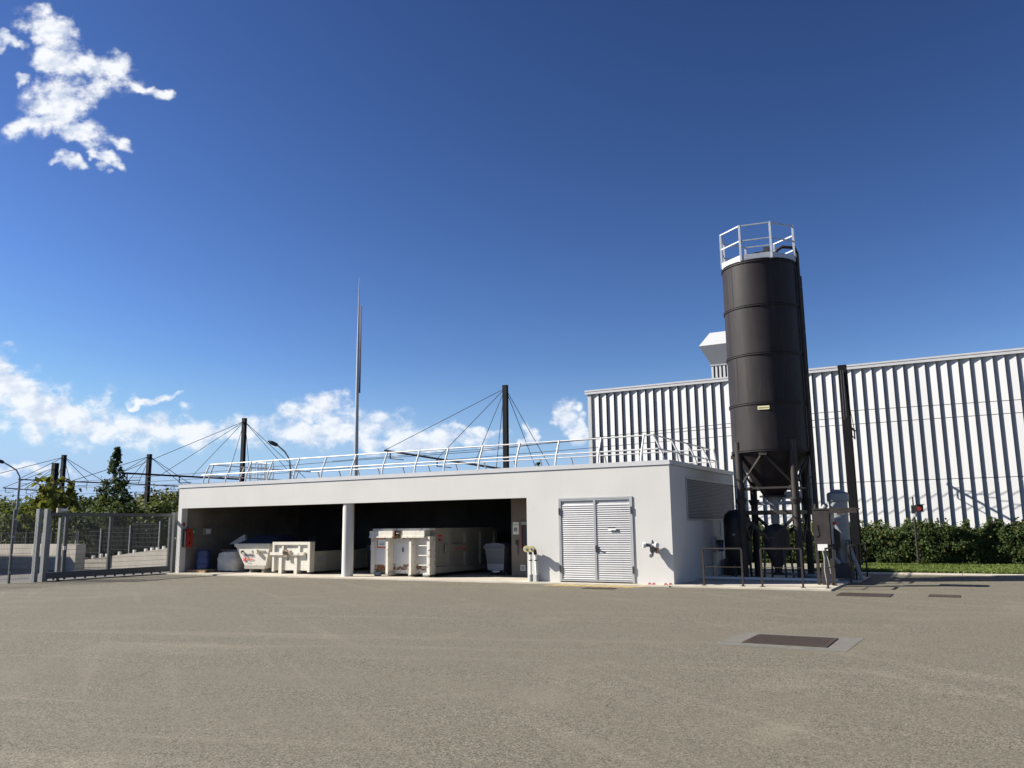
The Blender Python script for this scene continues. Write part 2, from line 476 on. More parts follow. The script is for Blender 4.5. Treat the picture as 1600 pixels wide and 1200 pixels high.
class MB:
    def __init__(self):
        self.v = []
        self.f = []
        self.mi = []

    def add(self, vs, fs, mi=0):
        o = len(self.v)
        self.v.extend([tuple(x) for x in vs])
        self.f.extend([tuple(i + o for i in f) for f in fs])
        self.mi.extend([mi] * len(fs))
        return self

    def box(self, x0, x1, y0, y1, z0, z1, mi=0):
        vs = [(x0, y0, z0), (x1, y0, z0), (x1, y1, z0), (x0, y1, z0), (x0, y0, z1), (x1, y0, z1), (x1, y1, z1), (x0, y1, z1)]
        return self.add(vs, [(0, 3, 2, 1), (4, 5, 6, 7), (0, 1, 5, 4), (1, 2, 6, 5), (2, 3, 7, 6), (3, 0, 4, 7)], mi)

    def hexa(self, b, t, mi=0):
        """b, t: four points each, counter-clockwise seen from above"""
        return self.add(list(b) + list(t), [(0, 3, 2, 1), (4, 5, 6, 7), (0, 1, 5, 4), (1, 2, 6, 5), (2, 3, 7, 6), (3, 0, 4, 7)], mi)

    def beam(self, p0, p1, w, h=None, upv=(0, 0, 1), mi=0):
        h = h or w
        p0, p1 = Vector(p0), Vector(p1)
        d = (p1 - p0).normalized()
        u = Vector(upv)
        if abs(d.dot(u)) > 0.98:
            u = Vector((0, 1, 0))
        s = d.cross(u).normalized()
        u = s.cross(d).normalized()
        a, b = s * (w / 2), u * (h / 2)
        vs = [p0 - a - b, p0 + a - b, p0 + a + b, p0 - a + b, p1 - a - b, p1 + a - b, p1 + a + b, p1 - a + b]
        return self.add(vs, [(0, 1, 2, 3), (4, 7, 6, 5), (0, 4, 5, 1), (1, 5, 6, 2), (2, 6, 7, 3), (3, 7, 4, 0)], mi)

    def cyl(self, p0, p1, r0, r1=None, n=12, caps=True, mi=0):
        r1 = r0 if r1 is None else r1
        return self.tube([p0, p1], [r0, r1], n, caps, mi)

    def tube(self, pts, rr, n=8, caps=True, mi=0):
        pts = [Vector(p) for p in pts]
        if not isinstance(rr, (list, tuple)):
            rr = [rr] * len(pts)
        vs, fs = [], []
        prev = None
        for i, p in enumerate(pts):
            d = (pts[min(i + 1, len(pts) - 1)] - pts[max(i - 1, 0)]).normalized()
            if prev is None:
                u = Vector((0, 0, 1)) if abs(d.z) < 0.9 else Vector((1, 0, 0))
                s = d.cross(u).normalized()
            else:
                s = (prev - d * prev.dot(d)).normalized()
            prev = s
            u = d.cross(s)
            for k in range(n):
                a = 2 * math.pi * k / n
                vs.append(p + (s * math.cos(a) + u * math.sin(a)) * rr[i])
        for i in range(len(pts) - 1):
            for k in range(n):
                fs.append((i * n + k, i * n + (k + 1) % n, (i + 1) * n + (k + 1) % n, (i + 1) * n + k))
        if caps:
            fs.append(tuple(range(n - 1, -1, -1)))
            fs.append(tuple((len(pts) - 1) * n + k for k in range(n)))
        return self.add(vs, fs, mi)

    def lathe(self, cx, cy, prof, n=32, a0=0.0, a1=None, cap=True, mi=0):
        vs, fs = [], []
        full = a1 is None
        a1 = a0 + 2 * math.pi if full else a1
        cnt = n if full else n + 1
        for (r, z) in prof:
            for k in range(cnt):
                a = a0 + (a1 - a0) * k / n
                vs.append((cx + r * math.cos(a), cy + r * math.sin(a), z))
        for i in range(len(prof) - 1):
            for k in range(n):
                k2 = (k + 1) % cnt
                fs.append((i * cnt + k, i * cnt + k2, (i + 1) * cnt + k2, (i + 1) * cnt + k))
        if cap and full:
            fs.append(tuple(range(cnt - 1, -1, -1)))
            fs.append(tuple((len(prof) - 1) * cnt + k for k in range(cnt)))
        return self.add(vs, fs, mi)

    def prism(self, prof, axis, t0, t1, mi=0):
        """prof: 2-D outline; extruded along axis 'x' or 'y' (outline in the other axis and z)"""
        n = len(prof)
        if axis == 'y':
            vs = [(a, t0, b) for a, b in prof] + [(a, t1, b) for a, b in prof]
        elif axis == 'x':
            vs = [(t0, a, b) for a, b in prof] + [(t1, a, b) for a, b in prof]
        else:
            vs = [(a, b, t0) for a, b in prof] + [(a, b, t1) for a, b in prof]
        fs = [tuple(range(n)), tuple(range(2 * n - 1, n - 1, -1))]
        fs += [(i, i + n, (i + 1) % n + n, (i + 1) % n) for i in range(n)]
        return self.add(vs, fs, mi)

    def mesh(self, name, mats, org=(0, 0, 0), smooth=True, ang=35):
        me = bpy.data.meshes.new(name)
        ox, oy, oz = org
        me.from_pydata([(x - ox, y - oy, z - oz) for x, y, z in self.v], [], self.f)
        if isinstance(mats, str):
            mats = [mats]
        for k in mats:
            me.materials.append(MATS[k])
        if len(mats) > 1:
            me.polygons.foreach_set('material_index', self.mi)
        import bmesh
        bm = bmesh.new()
        bm.from_mesh(me)
        bmesh.ops.recalc_face_normals(bm, faces=bm.faces)
        bm.to_mesh(me)
        bm.free()
        if smooth:
            me.polygons.foreach_set('use_smooth', [True] * len(me.polygons))
            me.set_sharp_from_angle(angle=math.radians(ang))
        me.update()
        return me


def tag(o, label=None, cat=None, group=None, kind=None):
    if label:
        o['label'] = label
    if cat:
        o['category'] = cat
    if group:
        o['group'] = group
    if kind:
        o['kind'] = kind
    return o


def thing(name, label, cat, loc=(0, 0, 0), group=None, rz=0.0):
    o = bpy.data.objects.new(name, None)
    o.empty_display_size = 0.3
    COL.objects.link(o)
    o.location = loc
    o.rotation_euler = (0, 0, rz)
    ORG[o.name] = tuple(loc)
    return tag(o, label, cat, group)


def part(mb, name, mats, parent, local=False, label=None, kind=None, smooth=True):
    """mb holds world coordinates (or the parent's own when local)"""
    org = (0, 0, 0) if local else ORG[parent.name]
    o = bpy.data.objects.new(name, mb.mesh(name, mats, org, smooth))
    COL.objects.link(o)
    o.parent = parent
    ORG[o.name] = (0, 0, 0) if local else org
    return tag(o, label, kind=kind)


def inst(me, name, parent, loc, world=True):
    o = bpy.data.objects.new(name, me)
    COL.objects.link(o)
    o.parent = parent
    if world:
        g = ORG[parent.name]
        loc = (loc[0] - g[0], loc[1] - g[1], loc[2] - g[2])
    o.location = loc
    return o


def single(mb, name, mats, label, cat, loc, group=None, smooth=True):
    o = bpy.data.objects.new(name, mb.mesh(name, mats, loc, smooth))
    o.location = loc
    COL.objects.link(o)
    ORG[o.name] = tuple(loc)
    return tag(o, label, cat, group)


def structure(mb, name, mats, smooth=False):
    o = bpy.data.objects.new(name, mb.mesh(name, mats, (0, 0, 0), smooth))
    COL.objects.link(o)
    ORG[o.name] = (0, 0, 0)
    o['kind'] = 'structure'
    return o


def text_part(txt, name, mat, parent, loc, size, face='-y', extrude=0.002, bold=0.0):
    cu = bpy.data.curves.new('lettering', 'FONT')
    cu.body = txt
    cu.size = size
    cu.extrude = extrude
    cu.offset = bold
    cu.resolution_u = 3
    tmp = bpy.data.objects.new('lettering_tmp', cu)
    COL.objects.link(tmp)
    bpy.context.view_layer.update()
    dg = bpy.context.evaluated_depsgraph_get()
    me = bpy.data.meshes.new_from_object(tmp.evaluated_get(dg))
    bpy.data.objects.remove(tmp)
    me.materials.clear()
    me.materials.append(MATS[mat])
    o = bpy.data.objects.new(name, me)
    COL.objects.link(o)
    o.parent = parent
    g = ORG[parent.name]
    o.location = (loc[0] - g[0], loc[1] - g[1], loc[2] - g[2])
    o.rotation_euler = (math.pi / 2, 0, 0) if face == '-y' else (math.pi / 2, 0, math.pi / 2)
    return o


# ------------------------------------------------------------------ ground
structure(MB().add([(-1500, -600, -0.03), (1500, -600, -0.03), (1500, 1800, -0.03), (-1500, 1800, -0.03)], [(0, 1, 2, 3)]), 'ground', 'ground_earth')
structure(MB().add([(-34.4, -60, 0), (70, -60, 0), (70, 35.5, 0), (-34.4, 35.5, 0)], [(0, 1, 2, 3)]), 'asphalt_yard', 'asphalt')
structure(MB().add([(-140, -40, -0.005), (-34.4, -40, -0.005), (-34.4, 60, -0.005), (-140, 60, -0.005)], [(0, 1, 2, 3)]), 'tram_street', 'street_asphalt')
structure(MB().box(-33.5, -9.16, 26.42, 27.3, -0.1, 0.05), 'concrete_apron', 'slab')
structure(MB().box(-33.25, -9.3, 27.3, 34.95, -0.1, 0.046), 'shelter_floor', 'slab')
structure(MB().box(-9.16, -4.22, 26.5, 33.6, -0.1, 0.05).box(-4.22, -3.95, 30.6, 33.6, -0.1, 0.05), 'silo_pad', 'slab')
# kerb strip along the lawn, cast in lengths with joints
kb = MB()
x = -9.0
kb_me = MB().box(0, 1.98, 0, 0.95, -0.1, 0.03).mesh('kerb_slab', 'slab', smooth=False)
ks = structure(MB().box(-9.0, 40, 35.5, 36.55, -0.12, 0.005), 'kerb_strip', 'patch_concrete')
for i in range(12):
    inst(kb_me, 'kerb_slab', ks, (-9.0 + i * 2.0, 35.55, 0))
lawn = structure(MB().box(-22, 40, 36.55, 44.4, -0.1, 0.06), 'lawn', 'ground_earth')


def quads(name, P, Nn, size, mats, aspect=1.5, seed=1, fold=0.0):
    """leaf-shaped four-sided faces: centres P, normals Nn, sizes"""
    rng = np.random.default_rng(seed)
    n = len(P)
    t = rng.normal(size=(n, 3))
    Nn = Nn / np.linalg.norm(Nn, axis=1, keepdims=True)
    t -= Nn * (t * Nn).sum(1, keepdims=True)
    t /= np.linalg.norm(t, axis=1, keepdims=True)
    b = np.cross(Nn, t)
    s = np.asarray(size).reshape(-1, 1)
    L, Wd = s * 0.5 * aspect, s * 0.5
    V = np.stack([P - t * L, P + b * Wd - Nn * s * fold, P + t * L, P - b * Wd - Nn * s * fold], 1).reshape(-1, 3)
    me = bpy.data.meshes.new(name)
    me.vertices.add(n * 4)
    me.vertices.foreach_set('co', V.astype(np.float32).ravel())
    me.loops.add(n * 4)
    me.loops.foreach_set('vertex_index', np.arange(n * 4, dtype=np.int32))
    me.polygons.add(n)
    me.polygons.foreach_set('loop_start', np.arange(0, n * 4, 4, dtype=np.int32))
    me.update(calc_edges=True)
    me.validate()
    me.materials.append(MATS[mats])
    return me


def mesh_part(me, name, parent, kind=None):
    o = bpy.data.objects.new(name, me)
    COL.objects.link(o)
    o.parent = parent
    ORG[o.name] = ORG[parent.name]
    if kind:
        o['kind'] = kind
    return o


# grass blades
rng = np.random.default_rng(3)
n = 46000
gx = rng.uniform(-6.5, 6.0, n)
gy = 36.5 + 7.4 * rng.uniform(0, 1, n) ** 1.2
gp = np.stack([gx, gy, 0.06 + rng.uniform(0.0, 0.035, n)], 1)
gn = np.stack([rng.normal(size=n), rng.normal(size=n) - 0.5, rng.normal(size=n) * 0.35 + 0.25], 1)
go = bpy.data.objects.new('grass', quads('grass', gp, gn, rng.uniform(0.05, 0.11, n), 'grass', 1.6, 4))
COL.objects.link(go)
tag(go, 'short mown lawn grass in front of the clipped hedge', 'grass', kind='stuff')

# ------------------------------------------------------------------ waste shelter building
XL, XR, YF, YB, ZT = -33.5, -9.16, 26.94, 35.07, 3.98
XO = -14.63          # right end of the open bay
ZS = 3.03            # soffit
sh = thing('waste_shelter', 'long white rendered flat-roofed shelter with wide open bay and louvred double doors', 'building', (-21.3, 31, 0))
part(MB().box(XL, XO, YF, YF + 0.32, ZS, ZT), 'lintel', 'render_white', sh)
part(MB().box(XO, -13.33, YF, YF + 0.25, 0.05, ZT).box(-13.33, -10.52, YF, YF + 0.25, 2.97, ZT).box(-10.52, XR, YF, YF + 0.25, 0.05, ZT), 'front_wall', 'render_white', sh)
part(MB().box(XL, XL + 0.25, YF + 0.32, YB, 0.0, ZT).box(XL, XL + 0.25, YF, YF + 0.32, 0.0, ZS), 'end_wall', 'render_white', sh)
part(MB().box(XR - 0.25, XR, YF + 0.25, YB, 0.05, ZT), 'side_wall', 'render_white', sh)
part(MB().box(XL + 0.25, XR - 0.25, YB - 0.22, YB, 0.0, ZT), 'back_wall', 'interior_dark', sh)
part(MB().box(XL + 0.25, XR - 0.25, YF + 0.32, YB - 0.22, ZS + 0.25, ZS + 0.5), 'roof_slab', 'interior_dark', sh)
part(MB().box(XL + 0.25, XR - 0.25, YF + 0.32, YB - 0.22, ZS + 0.5, ZS + 0.9), 'roof_deck', 'patch_concrete', sh)
part(MB().box(XL + 0.252, XL + 0.275, YF + 0.33, YB - 0.23, 0.05, ZS + 0.24), 'wall_lining', 'interior_concrete', sh, label='bare taupe concrete inner face of the end wall')
part(MB().box(-16.68, -14.7, 29.4, 29.6, 0.05, ZS + 0.24), 'partition', 'interior_concrete', sh)
part(MB().box(-14.7, -14.5, 27.2, 34.8, 0.05, ZS + 0.24), 'partition', 'interior_concrete', sh)
cp = MB()
cp.box(XL - 0.05, XR + 0.03, YF - 0.03, YF + 0.40, ZT + 0.015, ZT + 0.17).box(XL - 0.05, XR + 0.05, YB - 0.4, YB + 0.05, ZT + 0.015, ZT + 0.17)
cp.box(XL - 0.05, XL + 0.4, YF + 0.40, YB - 0.4, ZT + 0.015, ZT + 0.17).box(XR - 0.4, XR + 0.05, YF + 0.40, YB - 0.4, ZT + 0.015, ZT + 0.17)
part(MB().box(XL + 0.03, XR - 0.03, YF + 0.03, YF + 0.36, ZT, ZT + 0.014), 'joint_strip', 'black_steel', sh)
part(MB().box(XR - 0.33, XR - 0.03, YF + 0.37, YB - 0.05, ZT, ZT + 0.014), 'joint_strip', 'black_steel', sh)
part(cp, 'coping', 'coping_grey', sh)
part(MB().lathe(-23.27, 27.22, [(0.235, 0.05), (0.235, ZS)], 28), 'column', 'render_white', sh)
# double doors with horizontal louvre slats
dx0, dx1, dz0, dz1 = -13.30, -10.55, 0.10, 2.95
dxm = (dx0 + dx1) / 2
fr = part(MB().box(dx0 - 0.03, dx0 + 0.03, YF - 0.035, YF + 0.1, 0.06, dz1 + 0.02).box(dx1 - 0.03, dx1 + 0.03, YF - 0.035, YF + 0.1, 0.06, dz1 + 0.02)
          .box(dx0 + 0.03, dx1 - 0.03, YF - 0.035, YF + 0.1, dz1 - 0.03, dz1 + 0.02), 'door_frame', 'door_paint', sh)
NS = 37
sl_h = (dz1 - dz0 - 0.1) / NS
slat_me = MB().prism([(0.0, 0.0), (-0.030, 0.0), (-0.032, 0.018), (-0.004, sl_h * 0.98)], 'x', 0, dxm - dx0 - 0.09).mesh('slat', 'door_paint', smooth=False)
for k, (a, b) in enumerate(((dx0 + 0.03, dxm), (dxm, dx1 - 0.03))):
    leaf = part(MB().box(a + 0.004, a + 0.04, YF - 0.03, YF + 0.02, 0.09, dz1 - 0.035).box(b - 0.04, b - 0.004, YF - 0.03, YF + 0.02, 0.09, dz1 - 0.035)
                .box(a + 0.04, b - 0.04, YF - 0.026, YF + 0.02, dz1 - 0.08, dz1 - 0.035).box(a + 0.04, b - 0.04, YF - 0.026, YF + 0.02, 0.09, 0.13)
                .box(a + 0.04, b - 0.04, YF + 0.021, YF + 0.05, 0.09, dz1 - 0.035), 'door_leaf', 'door_paint', sh)
    for i in range(NS - 2):
        inst(slat_me, 'slat', leaf, (a + 0.04, YF + 0.018, 0.15 + i * sl_h))
    for z in (0.5, 2.5):
        hx = a - 0.02 if k == 0 else b + 0.02
        part(MB().box(hx - 0.02, hx + 0.02, YF - 0.06, YF - 0.036, z - 0.12, z + 0.12), 'hinge', 'dark_grey', leaf)
    if k == 1:
        part(MB().box(a + 0.50, a + 0.80, YF - 0.065, YF - 0.052, 1.83, 1.90), 'notice', 'sign_white', leaf)
        part(MB().box(a + 0.49, a + 0.78, YF - 0.068, YF - 0.052, 1.90, 1.925), 'notice_edge', 'black_steel', leaf)
        part(MB().cyl((a + 0.04, YF - 0.07, 1.22), (a + 0.2, YF - 0.075, 1.18), 0.02, n=8).cyl((a + 0.04, YF, 1.22), (a + 0.04, YF - 0.08, 1.22), 0.03, n=8).box(a + 0.01, a + 0.07, YF - 0.045, YF - 0.035, 1.08, 1.32), 'handle', 'black_steel', leaf)
# big louvre grille in the shaded end wall
gl = part(MB().box(XR - 0.01, XR + 0.045, 28.6, 28.66, 2.12, 3.64).box(XR - 0.01, XR + 0.045, 34.84, 34.9, 2.12, 3.64)
          .box(XR - 0.01, XR + 0.045, 28.66, 34.84, 3.58, 3.64).box(XR - 0.01, XR + 0.045, 28.66, 34.84, 2.12, 2.18)
          , 'louvre_grille', 'louvre_grey', sh)
part(MB().box(XR + 0.002, XR + 0.006, 28.66, 34.84, 2.18, 3.58), 'backing', 'black_steel', gl)
gs = MB().prism([(0.012, 0.006), (0.045, -0.016), (0.045, -0.006), (0.016, 0.016)], 'y', 0, 6.17).mesh('slat', 'louvre_grey', smooth=False)
for i in range(26):
    inst(gs, 'slat', gl, (XR, 28.665, 2.21 + i * 0.0525))
part(MB().tube([(XR + 0.09, 34.6, 2.0), (XR + 0.09, 34.6, 0.06)], 0.045, 10), 'downpipe', 'galvanised_dull', sh)

# wall-mounted things inside
def wall_box(name, label, cat, x0, x1, y0, y1, z0, z1, mat, extra=None):
    t = thing(name, label, cat, ((x0 + x1) / 2, (y0 + y1) / 2, z0))
    part(MB().box(x0, x1, y0, y1, z0, z1), 'body', mat, t)
    if extra:
        extra(t)
    return t


def ext_cab(t):
    part(MB().box(-33.2, -32.98, 27.02, 27.04, 1.24, 2.06), 'side_panel', 'black_steel', t)
    for z in (1.42, 1.82):
        part(MB().box(-32.978, -32.97, 27.20, 27.27, z - 0.07, z + 0.07), 'viewing_slot', 'black_steel', t)


wall_box('extinguisher_cabinet', 'red fire extinguisher cabinet on the inner end wall beside the gate', 'cabinet', -33.22, -32.98, 27.05, 27.42, 1.22, 2.08, 'red_paint', ext_cab)
wall_box('safety_sign', 'small green exit sign on taupe wall beside red extinguisher cabinet', 'sign', -33.222, -33.21, 27.46, 27.76, 1.79, 2.10, 'green_sign',
         lambda t: part(MB().box(-33.209, -33.206, 27.52, 27.70, 1.90, 1.96).box(-33.209, -33.206, 27.58, 27.62, 1.84, 2.04), 'pictogram', 'sign_white', t))
wall_box('alarm_sign', 'tiny red sign on taupe wall above the extinguisher cabinet', 'sign', -33.222, -33.21, 27.02, 27.14, 2.22, 2.36, 'red_paint')
wall_box('electric_box', 'pale grey electrical box on taupe inner wall above the blue drum', 'box', -33.22, -33.08, 28.22, 28.60, 1.78, 2.10, 'louvre_grey',
         lambda t: part(MB().box(-33.079, -33.074, 28.28, 28.54, 1.84, 2.04), 'cover', 'sign_white', t))
wall_box('paper_notice', 'pale paper notices on taupe wall at right end of the bay', 'notice', -16.60, -16.32, 29.38, 29.397, 1.68, 2.17, 'sign_white',
         lambda t: part(MB().box(-16.59, -16.33, 29.376, 29.3795, 2.06, 2.075).box(-16.55, -16.40, 29.376, 29.3795, 1.80, 1.95), 'print', 'grey_print', t))
t = thing('instruction_board', 'dark board with bright red left edge at right end of the bay', 'board', (-16.0, 29.35, 1.1))
part(MB().box(-16.16, -15.3, 29.36, 29.397, 1.13, 2.03), 'panel', 'panel_dark', t)
part(MB().box(-16.21, -16.165, 29.33, 29.397, 1.13, 2.04), 'edge_strip', 'red_paint', t)
part(MB().box(-16.2, -15.3, 29.34, 29.397, 2.06, 2.18), 'header', 'louvre_grey', t)
t = thing('hanging_tool', 'thin black long-handled tool hanging on taupe wall near notices', 'tool', (-16.37, 29.37, 0.9))
part(MB().cyl((-16.36, 29.36, 1.43), (-16.37, 29.36, 0.90), 0.014, n=8), 'handle', 'black_steel', t)
part(MB().box(-16.46, -16.34, 29.34, 29.38, 1.40, 1.45).box(-16.46, -16.42, 29.345, 29.375, 1.28, 1.40), 'head', 'black_steel', t)
t = thing('wall_vent', 'small square white-framed vent low on wall at right end of bay', 'vent', (-16.16, 29.39, 0.27))
part(MB().box(-16.27, -16.05, 29.37, 29.397, 0.27, 0.30).box(-16.27, -16.05, 29.37, 29.397, 0.46, 0.49).box(-16.27, -16.24, 29.37, 29.397, 0.30, 0.46).box(-16.08, -16.05, 29.37, 29.397, 0.30, 0.46), 'frame', 'sign_white', t)
part(MB().box(-16.24, -16.08, 29.385, 29.397, 0.30, 0.46), 'grille', 'louvre_grey', t)

# ------------------------------------------------------------------ roof guard rail
gr = thing('roof_guardrail', 'pale metal guard rail with inward leaning posts around the shelter roof', 'railing', (-21.3, 31, ZT + 0.17))
ZR = ZT + 0.17
GX0, GX1, GY0, GY1 = -32.45, -9.5, 27.1, 34.7


def lean_post(nx, ny):
    mb = MB()
    pts = [(0, 0, 0), (0.02 * nx, 0.02 * ny, 0.14), (0.08 * nx, 0.08 * ny, 0.36), (0.36 * nx, 0.36 * ny, 0.95)]
    for a, b in zip(pts[:-1], pts[1:]):
        mb.tube([a, b], 0.034, 8)
    mb.box(-0.07, 0.07, -0.07, 0.07, -0.005, 0.012)
    return mb.mesh('post', 'galv_bright')


FRONT = [-32.09, -30.6, -29.3, -27.95, -26.35, -24.75, -23.1, -21.45, -19.8, -18.4, -16.8, -15.15, -13.5, -11.82, -10.2]
pf, pb_, pl, pr = lean_post(0, 1), lean_post(0, -1), lean_post(1, 0), lean_post(-1, 0)
for x in FRONT:
    inst(pf, 'post', gr, (x, GY0, ZR))
    inst(pb_, 'post', gr, (x + 0.5, GY1, ZR))
for y in (27.7, 29.6, 31.5, 33.4):
    inst(pl, 'post', gr, (GX0, y, ZR))
    inst(pr, 'post', gr, (GX1, y - 0.25, ZR))
for dz, inn in ((0.93, 0.36), (0.42, 0.115)):
    z = ZR + dz
    a, b, c, d = GX0 + inn, GX1 - inn, GY0 + inn, GY1 - inn
    for p0, p1 in (((a, c, z), (b, c, z)), ((a, d, z), (b, d, z)), ((a, c, z), (a, d, z)), ((b, c, z), (b, d, z))):
        part(MB().tube([p0, p1], 0.027, 8), 'rail', 'galv_bright', gr)
# access ladder with safety cage on the far left end wall
ld = thing('caged_ladder', 'galvanised access ladder with safety cage at left end of roof', 'ladder', (-33.75, 32.2, 0))
for y in (31.95, 32.45):
    part(MB().tube([(-33.62, y, 0.05), (-33.62, y, 5.55)], 0.03, 8), 'stile', 'galv_bright', ld)
rg = MB().tube([(0, 0, 0), (0, 0.5, 0)], 0.014, 6).mesh('rung', 'galv_bright')
for i in range(20):
    inst(rg, 'rung', ld, (-33.62, 31.95, 0.3 + i * 0.27))
for z in (2.6, 3.5, 4.4, 5.5):
    part(MB().tube([(-33.62 - 0.75 * math.sin(a) ** 0.8, 32.2 - 0.42 * math.cos(a), z) for a in np.linspace(0.001, math.pi - 0.001, 11)], 0.022, 6), 'hoop', 'galv_bright', ld)
for a in (0.5, 1.1, 1.57, 2.05, 2.65):
    p = (-33.62 - 0.75 * math.sin(a) ** 0.8, 32.2 - 0.42 * math.cos(a))
    part(MB().tube([(p[0], p[1], 2.6), (p[0], p[1], 5.5)], 0.02, 6), 'cage_bar', 'galv_bright', ld)
part(MB().tube([(-33.62, 31.95, 5.5), (-33.0, 31.95, 5.5), (-33.0, 31.95, ZR)], 0.028, 8).tube([(-33.62, 32.45, 5.5), (-33.0, 32.45, 5.5), (-33.0, 32.45, ZR)], 0.028, 8), 'handrail', 'galv_bright', ld)

# ------------------------------------------------------------------ things on the front wall
t = thing('dry_riser', 'pair of white standpipes with round brass caps against the shelter wall', 'standpipe', (-14.3, 26.6, 0.05))
for x, lean in ((-14.42, 0), (-14.17, -0.05)):
    part(MB().tube([(x, 26.80, 0.05), (x + lean, 26.80, 1.02)], 0.052, 14), 'pipe', 'white_plastic', t)
    part(MB().lathe(x, 26.80, [(0.075, 0.05), (0.075, 0.28), (0.058, 0.30)], 16), 'base_coupling', 'galvanised_dull', t)
    part(MB().lathe(x + lean * 0.7, 26.80, [(0.066, 0.78), (0.066, 0.81)], 16), 'collar', 'black_steel', t)
    hx = x + lean - 0.02
    part(MB().tube([(hx + 0.02, 26.80, 1.0), (hx, 26.79, 1.13), (hx - 0.01, 26.70, 1.2), (hx - 0.02, 26.58, 1.2)], 0.06, 12), 'elbow', 'black_steel', t)
    cap = part(MB().cyl((hx - 0.02, 26.59, 1.2), (hx - 0.02, 26.52, 1.2), 0.115, 0.11, 22), 'cap', 'brass', t)
    part(MB().cyl((hx - 0.02, 26.519, 1.2), (hx - 0.02, 26.49, 1.2), 0.05, 0.045, 14), 'boss', 'galvanised_dull', cap)
t = thing('wall_hydrant', 'grey fire hydrant valve with capped outlets mounted on wall right of doors', 'hydrant', (-9.8, 26.85, 1.0))
part(MB().lathe(-9.80, 26.76, [(0.07, 1.10), (0.085, 1.14), (0.085, 1.36), (0.05, 1.44), (0.03, 1.50)], 18), 'valve_body', 'hydrant_grey', t)
part(MB().cyl((-9.80, 26.94, 1.22), (-9.80, 26.78, 1.22), 0.06, n=14).cyl((-9.80, 26.935, 1.22), (-9.80, 26.905, 1.22), 0.11, n=18), 'wall_flange', 'hydrant_grey', t)
part(MB().cyl((-9.82, 26.74, 1.33), (-10.0, 26.64, 1.33), 0.06, n=14), 'outlet', 'hydrant_grey', t)
part(MB().cyl((-9.99, 26.645, 1.33), (-10.07, 26.60, 1.33), 0.095, 0.09, 18), 'outlet_cap', 'white_plastic', t)
part(MB().cyl((-9.78, 26.74, 1.33), (-9.62, 26.64, 1.33), 0.055, n=14), 'outlet', 'hydrant_grey', t)
part(MB().cyl((-9.63, 26.645, 1.33), (-9.56, 26.60, 1.33), 0.085, 0.08, 18), 'outlet_cap', 'white_plastic', t)
part(MB().cyl((-9.80, 26.76, 1.10), (-9.80, 26.70, 0.98), 0.05, n=12).cyl((-9.80, 26.70, 1.0), (-9.80, 26.6, 0.98), 0.06, n=12), 'drain_elbow', 'hydrant_grey', t)
part(MB().cyl((-9.66, 26.80, 1.28), (-9.66, 26.80, 1.05), 0.015, n=8), 'chain', 'terracotta', t)
for i, (x, y, lab) in enumerate(((-9.93, 26.72, 'bright red plastic scrap on apron below the wall hydrant, left of its pair'), (-9.78, 26.70, 'bright red plastic scrap on apron below the wall hydrant, right of its pair'),
                                 (-9.36, 26.68, 'bright red plastic scrap at foot of shelter corner, left of its pair'), (-9.24, 26.80, 'bright red plastic scrap at foot of shelter corner, right of its pair'))):
    single(MB().hexa([(x - 0.06, y - 0.04, 0.05), (x + 0.06, y - 0.05, 0.05), (x + 0.05, y + 0.05, 0.05), (x - 0.05, y + 0.04, 0.05)],
                     [(x - 0.01, y - 0.02, 0.12), (x + 0.05, y - 0.03, 0.09), (x + 0.04, y + 0.03, 0.10), (x - 0.02, y + 0.02, 0.12)]),
           'plastic_scrap', 'red_scrap', lab, 'scrap', (x, y, 0.05), 'red plastic scraps by the wall', smooth=False)

# ------------------------------------------------------------------ hook-lift compactor container (right)
B = thing('compactor_container', 'tall rust-chipped white hook-lift container standing right of the round column', 'container', (-20.9, 30.4, 0.05))
bx0, bx1, by0, by1 = -22.36, -19.40, 27.60, 33.0
part(MB().box(bx0 + 0.12, bx1 - 0.12, by0 + 0.42, by1, 0.24, 1.90), 'body', 'container_shaded', B)
part(MB().box(-21.5, bx1 - 0.1, by0 + 0.36, by0 + 0.378, 0.30, 1.66), 'front_panel', 'container_panel', B)
part(MB().box(bx0 + 0.1, -21.56, by0 + 0.11, by0 + 0.13, 0.30, 1.62), 'front_panel', 'container_panel', B)
for x, w in ((bx0 + 0.07, 0.14), (-21.53, 0.11), (-20.36, 0.11), (bx1 - 0.07, 0.14)):
    part(MB().box(x - w / 2, x + w / 2, by0, by0 + 0.40, 0.14, 1.64), 'upright', 'container_rusty', B)
part(MB().box(bx0 - 0.03, -21.20, by0 - 0.06, by0 + 0.36, 1.66, 1.88).box(bx0 - 0.03, -21.20, by0 - 0.09, by0 - 0.062, 1.60, 1.665), 'top_beam', 'container_rusty', B)
part(MB().box(-20.70, bx1 - 0.22, by0 - 0.06, by0 + 0.36, 1.66, 1.88).box(-20.70, bx1 - 0.22, by0 - 0.09, by0 - 0.062, 1.60, 1.665), 'top_beam', 'container_rusty', B)
part(MB().box(bx0 + 0.05, bx1 - 0.05, by0 + 0.05, by0 + 0.5, 1.885, 1.97), 'top_rail', 'container_rusty', B)
hp = part(MB().box(-21.20, -20.70, by0 + 0.12, by0 + 0.2, 1.58, 1.88).box(-21.19, -21.12, by0 - 0.06, by0 + 0.118, 1.56, 1.875).box(-20.78, -20.71, by0 - 0.06, by0 + 0.118, 1.56, 1.875), 'hook_plate', 'hook_plate', B)
part(MB().tube([(-21.12, by0 + 0.02, 1.70), (-21.03, by0 + 0.0, 1.77), (-20.87, by0 + 0.0, 1.77), (-20.78, by0 + 0.02, 1.70)], 0.03, 8), 'hook_bar', 'black_steel', hp)
